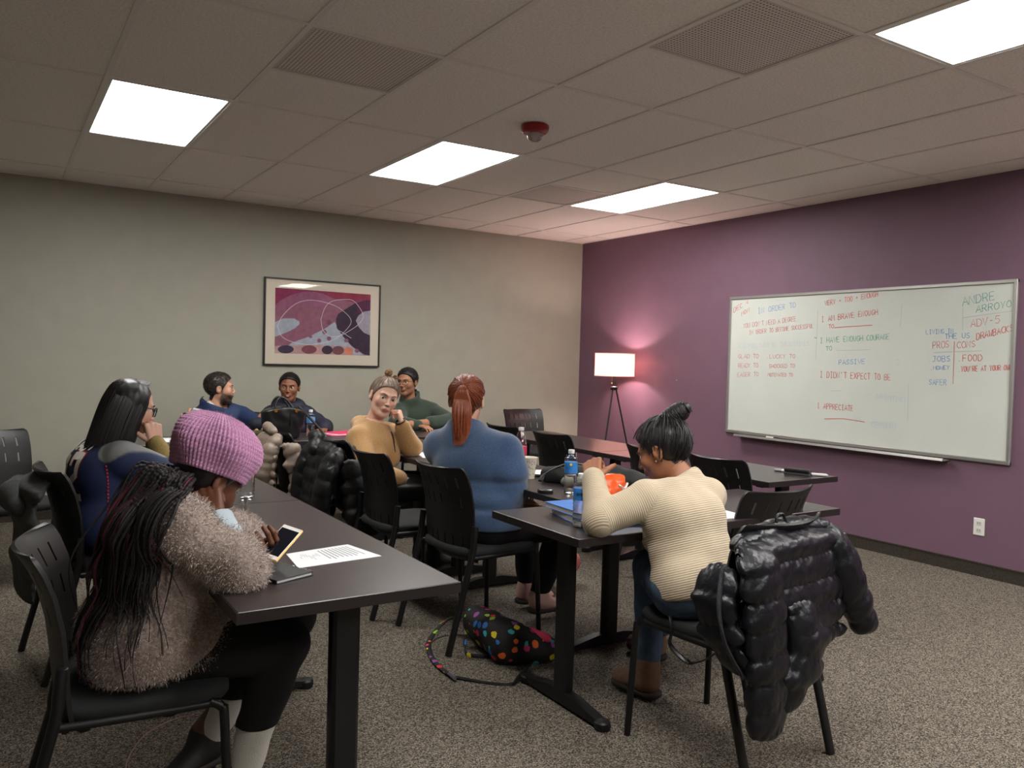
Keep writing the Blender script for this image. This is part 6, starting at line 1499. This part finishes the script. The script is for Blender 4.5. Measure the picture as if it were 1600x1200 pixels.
# patterned backpack on the carpet
def pack_mat():
    m = bpy.data.materials.new('patterned_fabric'); m.use_nodes = True; nt = m.node_tree; N = nt.nodes; L = nt.links; b = N['Principled BSDF']; b.inputs['Roughness'].default_value = .75
    tc = N.new('ShaderNodeTexCoord'); v = N.new('ShaderNodeTexVoronoi'); v.inputs['Scale'].default_value = 21; v.inputs['Randomness'].default_value = .9; L.new(tc.outputs['Object'], v.inputs['Vector'])
    n = N.new('ShaderNodeTexNoise'); n.inputs['Scale'].default_value = 30; L.new(tc.outputs['Object'], n.inputs['Vector'])
    sp = N.new('ShaderNodeSeparateColor'); L.new(v.outputs['Color'], sp.inputs[0]); cr = N.new('ShaderNodeValToRGB'); cr.color_ramp.interpolation = 'CONSTANT'
    pal = [(0, (40, 110, 190)), (.16, (214, 40, 60)), (.30, (226, 206, 40)), (.45, (150, 80, 160)), (.58, (230, 104, 40)), (.70, (60, 170, 180)), (.82, (206, 50, 110)), (.92, (150, 196, 50))]
    e = cr.color_ramp.elements; e[0].color = rgb(*pal[0][1]); e[1].position = pal[1][0]; e[1].color = rgb(*pal[1][1])
    for p_, c_ in pal[2:]: k = e.new(p_); k.color = rgb(*c_)
    L.new(sp.outputs[0], cr.inputs[0])
    ad = N.new('ShaderNodeMath'); ad.operation = 'MULTIPLY_ADD'; ad.inputs[1].default_value = .6; L.new(n.outputs[0], ad.inputs[0]); L.new(v.outputs['Distance'], ad.inputs[2])
    lt = N.new('ShaderNodeMath'); lt.operation = 'LESS_THAN'; lt.inputs[1].default_value = .62; L.new(ad.outputs[0], lt.inputs[0])
    mx = N.new('ShaderNodeMix'); mx.data_type = 'RGBA'; mx.inputs[6].default_value = rgb(22, 19, 21); L.new(lt.outputs[0], mx.inputs[0]); L.new(cr.outputs[0], mx.inputs[7]); L.new(mx.outputs[2], b.inputs['Base Color']); return m
M_pack = pack_mat()
g0 = pz(765, 1030, 0)
pk = lambda x, y, z: pz(x, y, z)
t, f_ = blob('backpack', [Cap(pk(752, 975, .10), pk(795, 1005, .08), .085, .09), Cap(pk(795, 1005, .08), pk(850, 1015, .05), .09, .065), Cap(pk(740, 968, .13), pk(775, 985, .13), .05, .06)], M_pack, 'black backpack printed with bright coloured blobs lying on the carpet', 'backpack', floor=.0, fold=(.010, 28, 3), h=.009, k=.05)
MB().tube(smoothpath([pk(735, 962, .14), pk(700, 968, .07), pk(672, 998, .012), pk(672, 1020, .010), pk(685, 1040, .010), pk(706, 1056, .010)], 7), .013, 8, flat=(A(0, 0, 1), .4)).build('shoulder_strap', M_pack, t, smooth=True)
MB().tube(smoothpath([pk(706, 1056, .010), pk(745, 1064, .005), pk(797, 1069, .005), pk(812, 1056, .01), pk(835, 1028, .03)], 7), .011, 8, flat=(A(0, 0, 1), .25)).build('webbing', M_blackp, t, smooth=True)
MB().tube(smoothpath([pk(728, 975, .10), pk(727, 1010, .012), pk(733, 1024, .008), pk(775, 1026, .008)], 6), .012, 8, flat=(A(1, 0, 0), .4)).build('side_strap', M_pack, t, smooth=True)
MB().tube([pk(702, 1052, .016), pk(711, 1060, .016)], .009, 6).build('buckle', mat('buckle', rgb(90, 90, 92), rough=.3), t)
V, F = polygonize(lambda p: Cap(pk(833, 990, .12), pk(853, 997, .11), .026, .022).dist(p) - folds(p, 3, .006, 80), pk(833, 990, .12) - .09, pk(853, 997, .11) + .09, .007, .012); np_mesh('pink_cloth', V, F, mat('pink_cloth', rgb(214, 66, 100), rough=.8), t)
# rose coloured tote seen between the knee and the table
c = A(-2.72, -3.30, 0); t, f_ = blob('tote_bag', [Cap((-2.80, -3.42, .14), (-2.62, -3.42, .14), .07, .07), Cap((-2.78, -3.42, .24), (-2.64, -3.42, .24), .05, .05)], mat('rose_canvas', rgb(168, 92, 88), rough=.9), 'rose coloured tote bag on the floor behind the blue sweater person', 'bag', floor=0, h=.012)
MB().tube(smoothpath([(-2.77, -3.42, .27), (-2.76, -3.42, .37), (-2.70, -3.42, .41), (-2.65, -3.42, .36), (-2.64, -3.42, .27)], 5), .006, 6).build('handle', mat('rose_canvas'), t)
# thin charging cable under the near chair
cb = MB().tube(smoothpath([pz(196, 1215, .004), pz(200, 1185, .004), pz(225, 1150, .004), pz(262, 1128, .004), pz(300, 1118, .004), pz(330, 1125, .004)], 8), .0022, 6).build('charging_cable', mat('pink_cable', rgb(150, 110, 112), rough=.5), smooth=True); tag(cb, 'thin pinkish cable lying on the carpet under the near chair', 'cable')
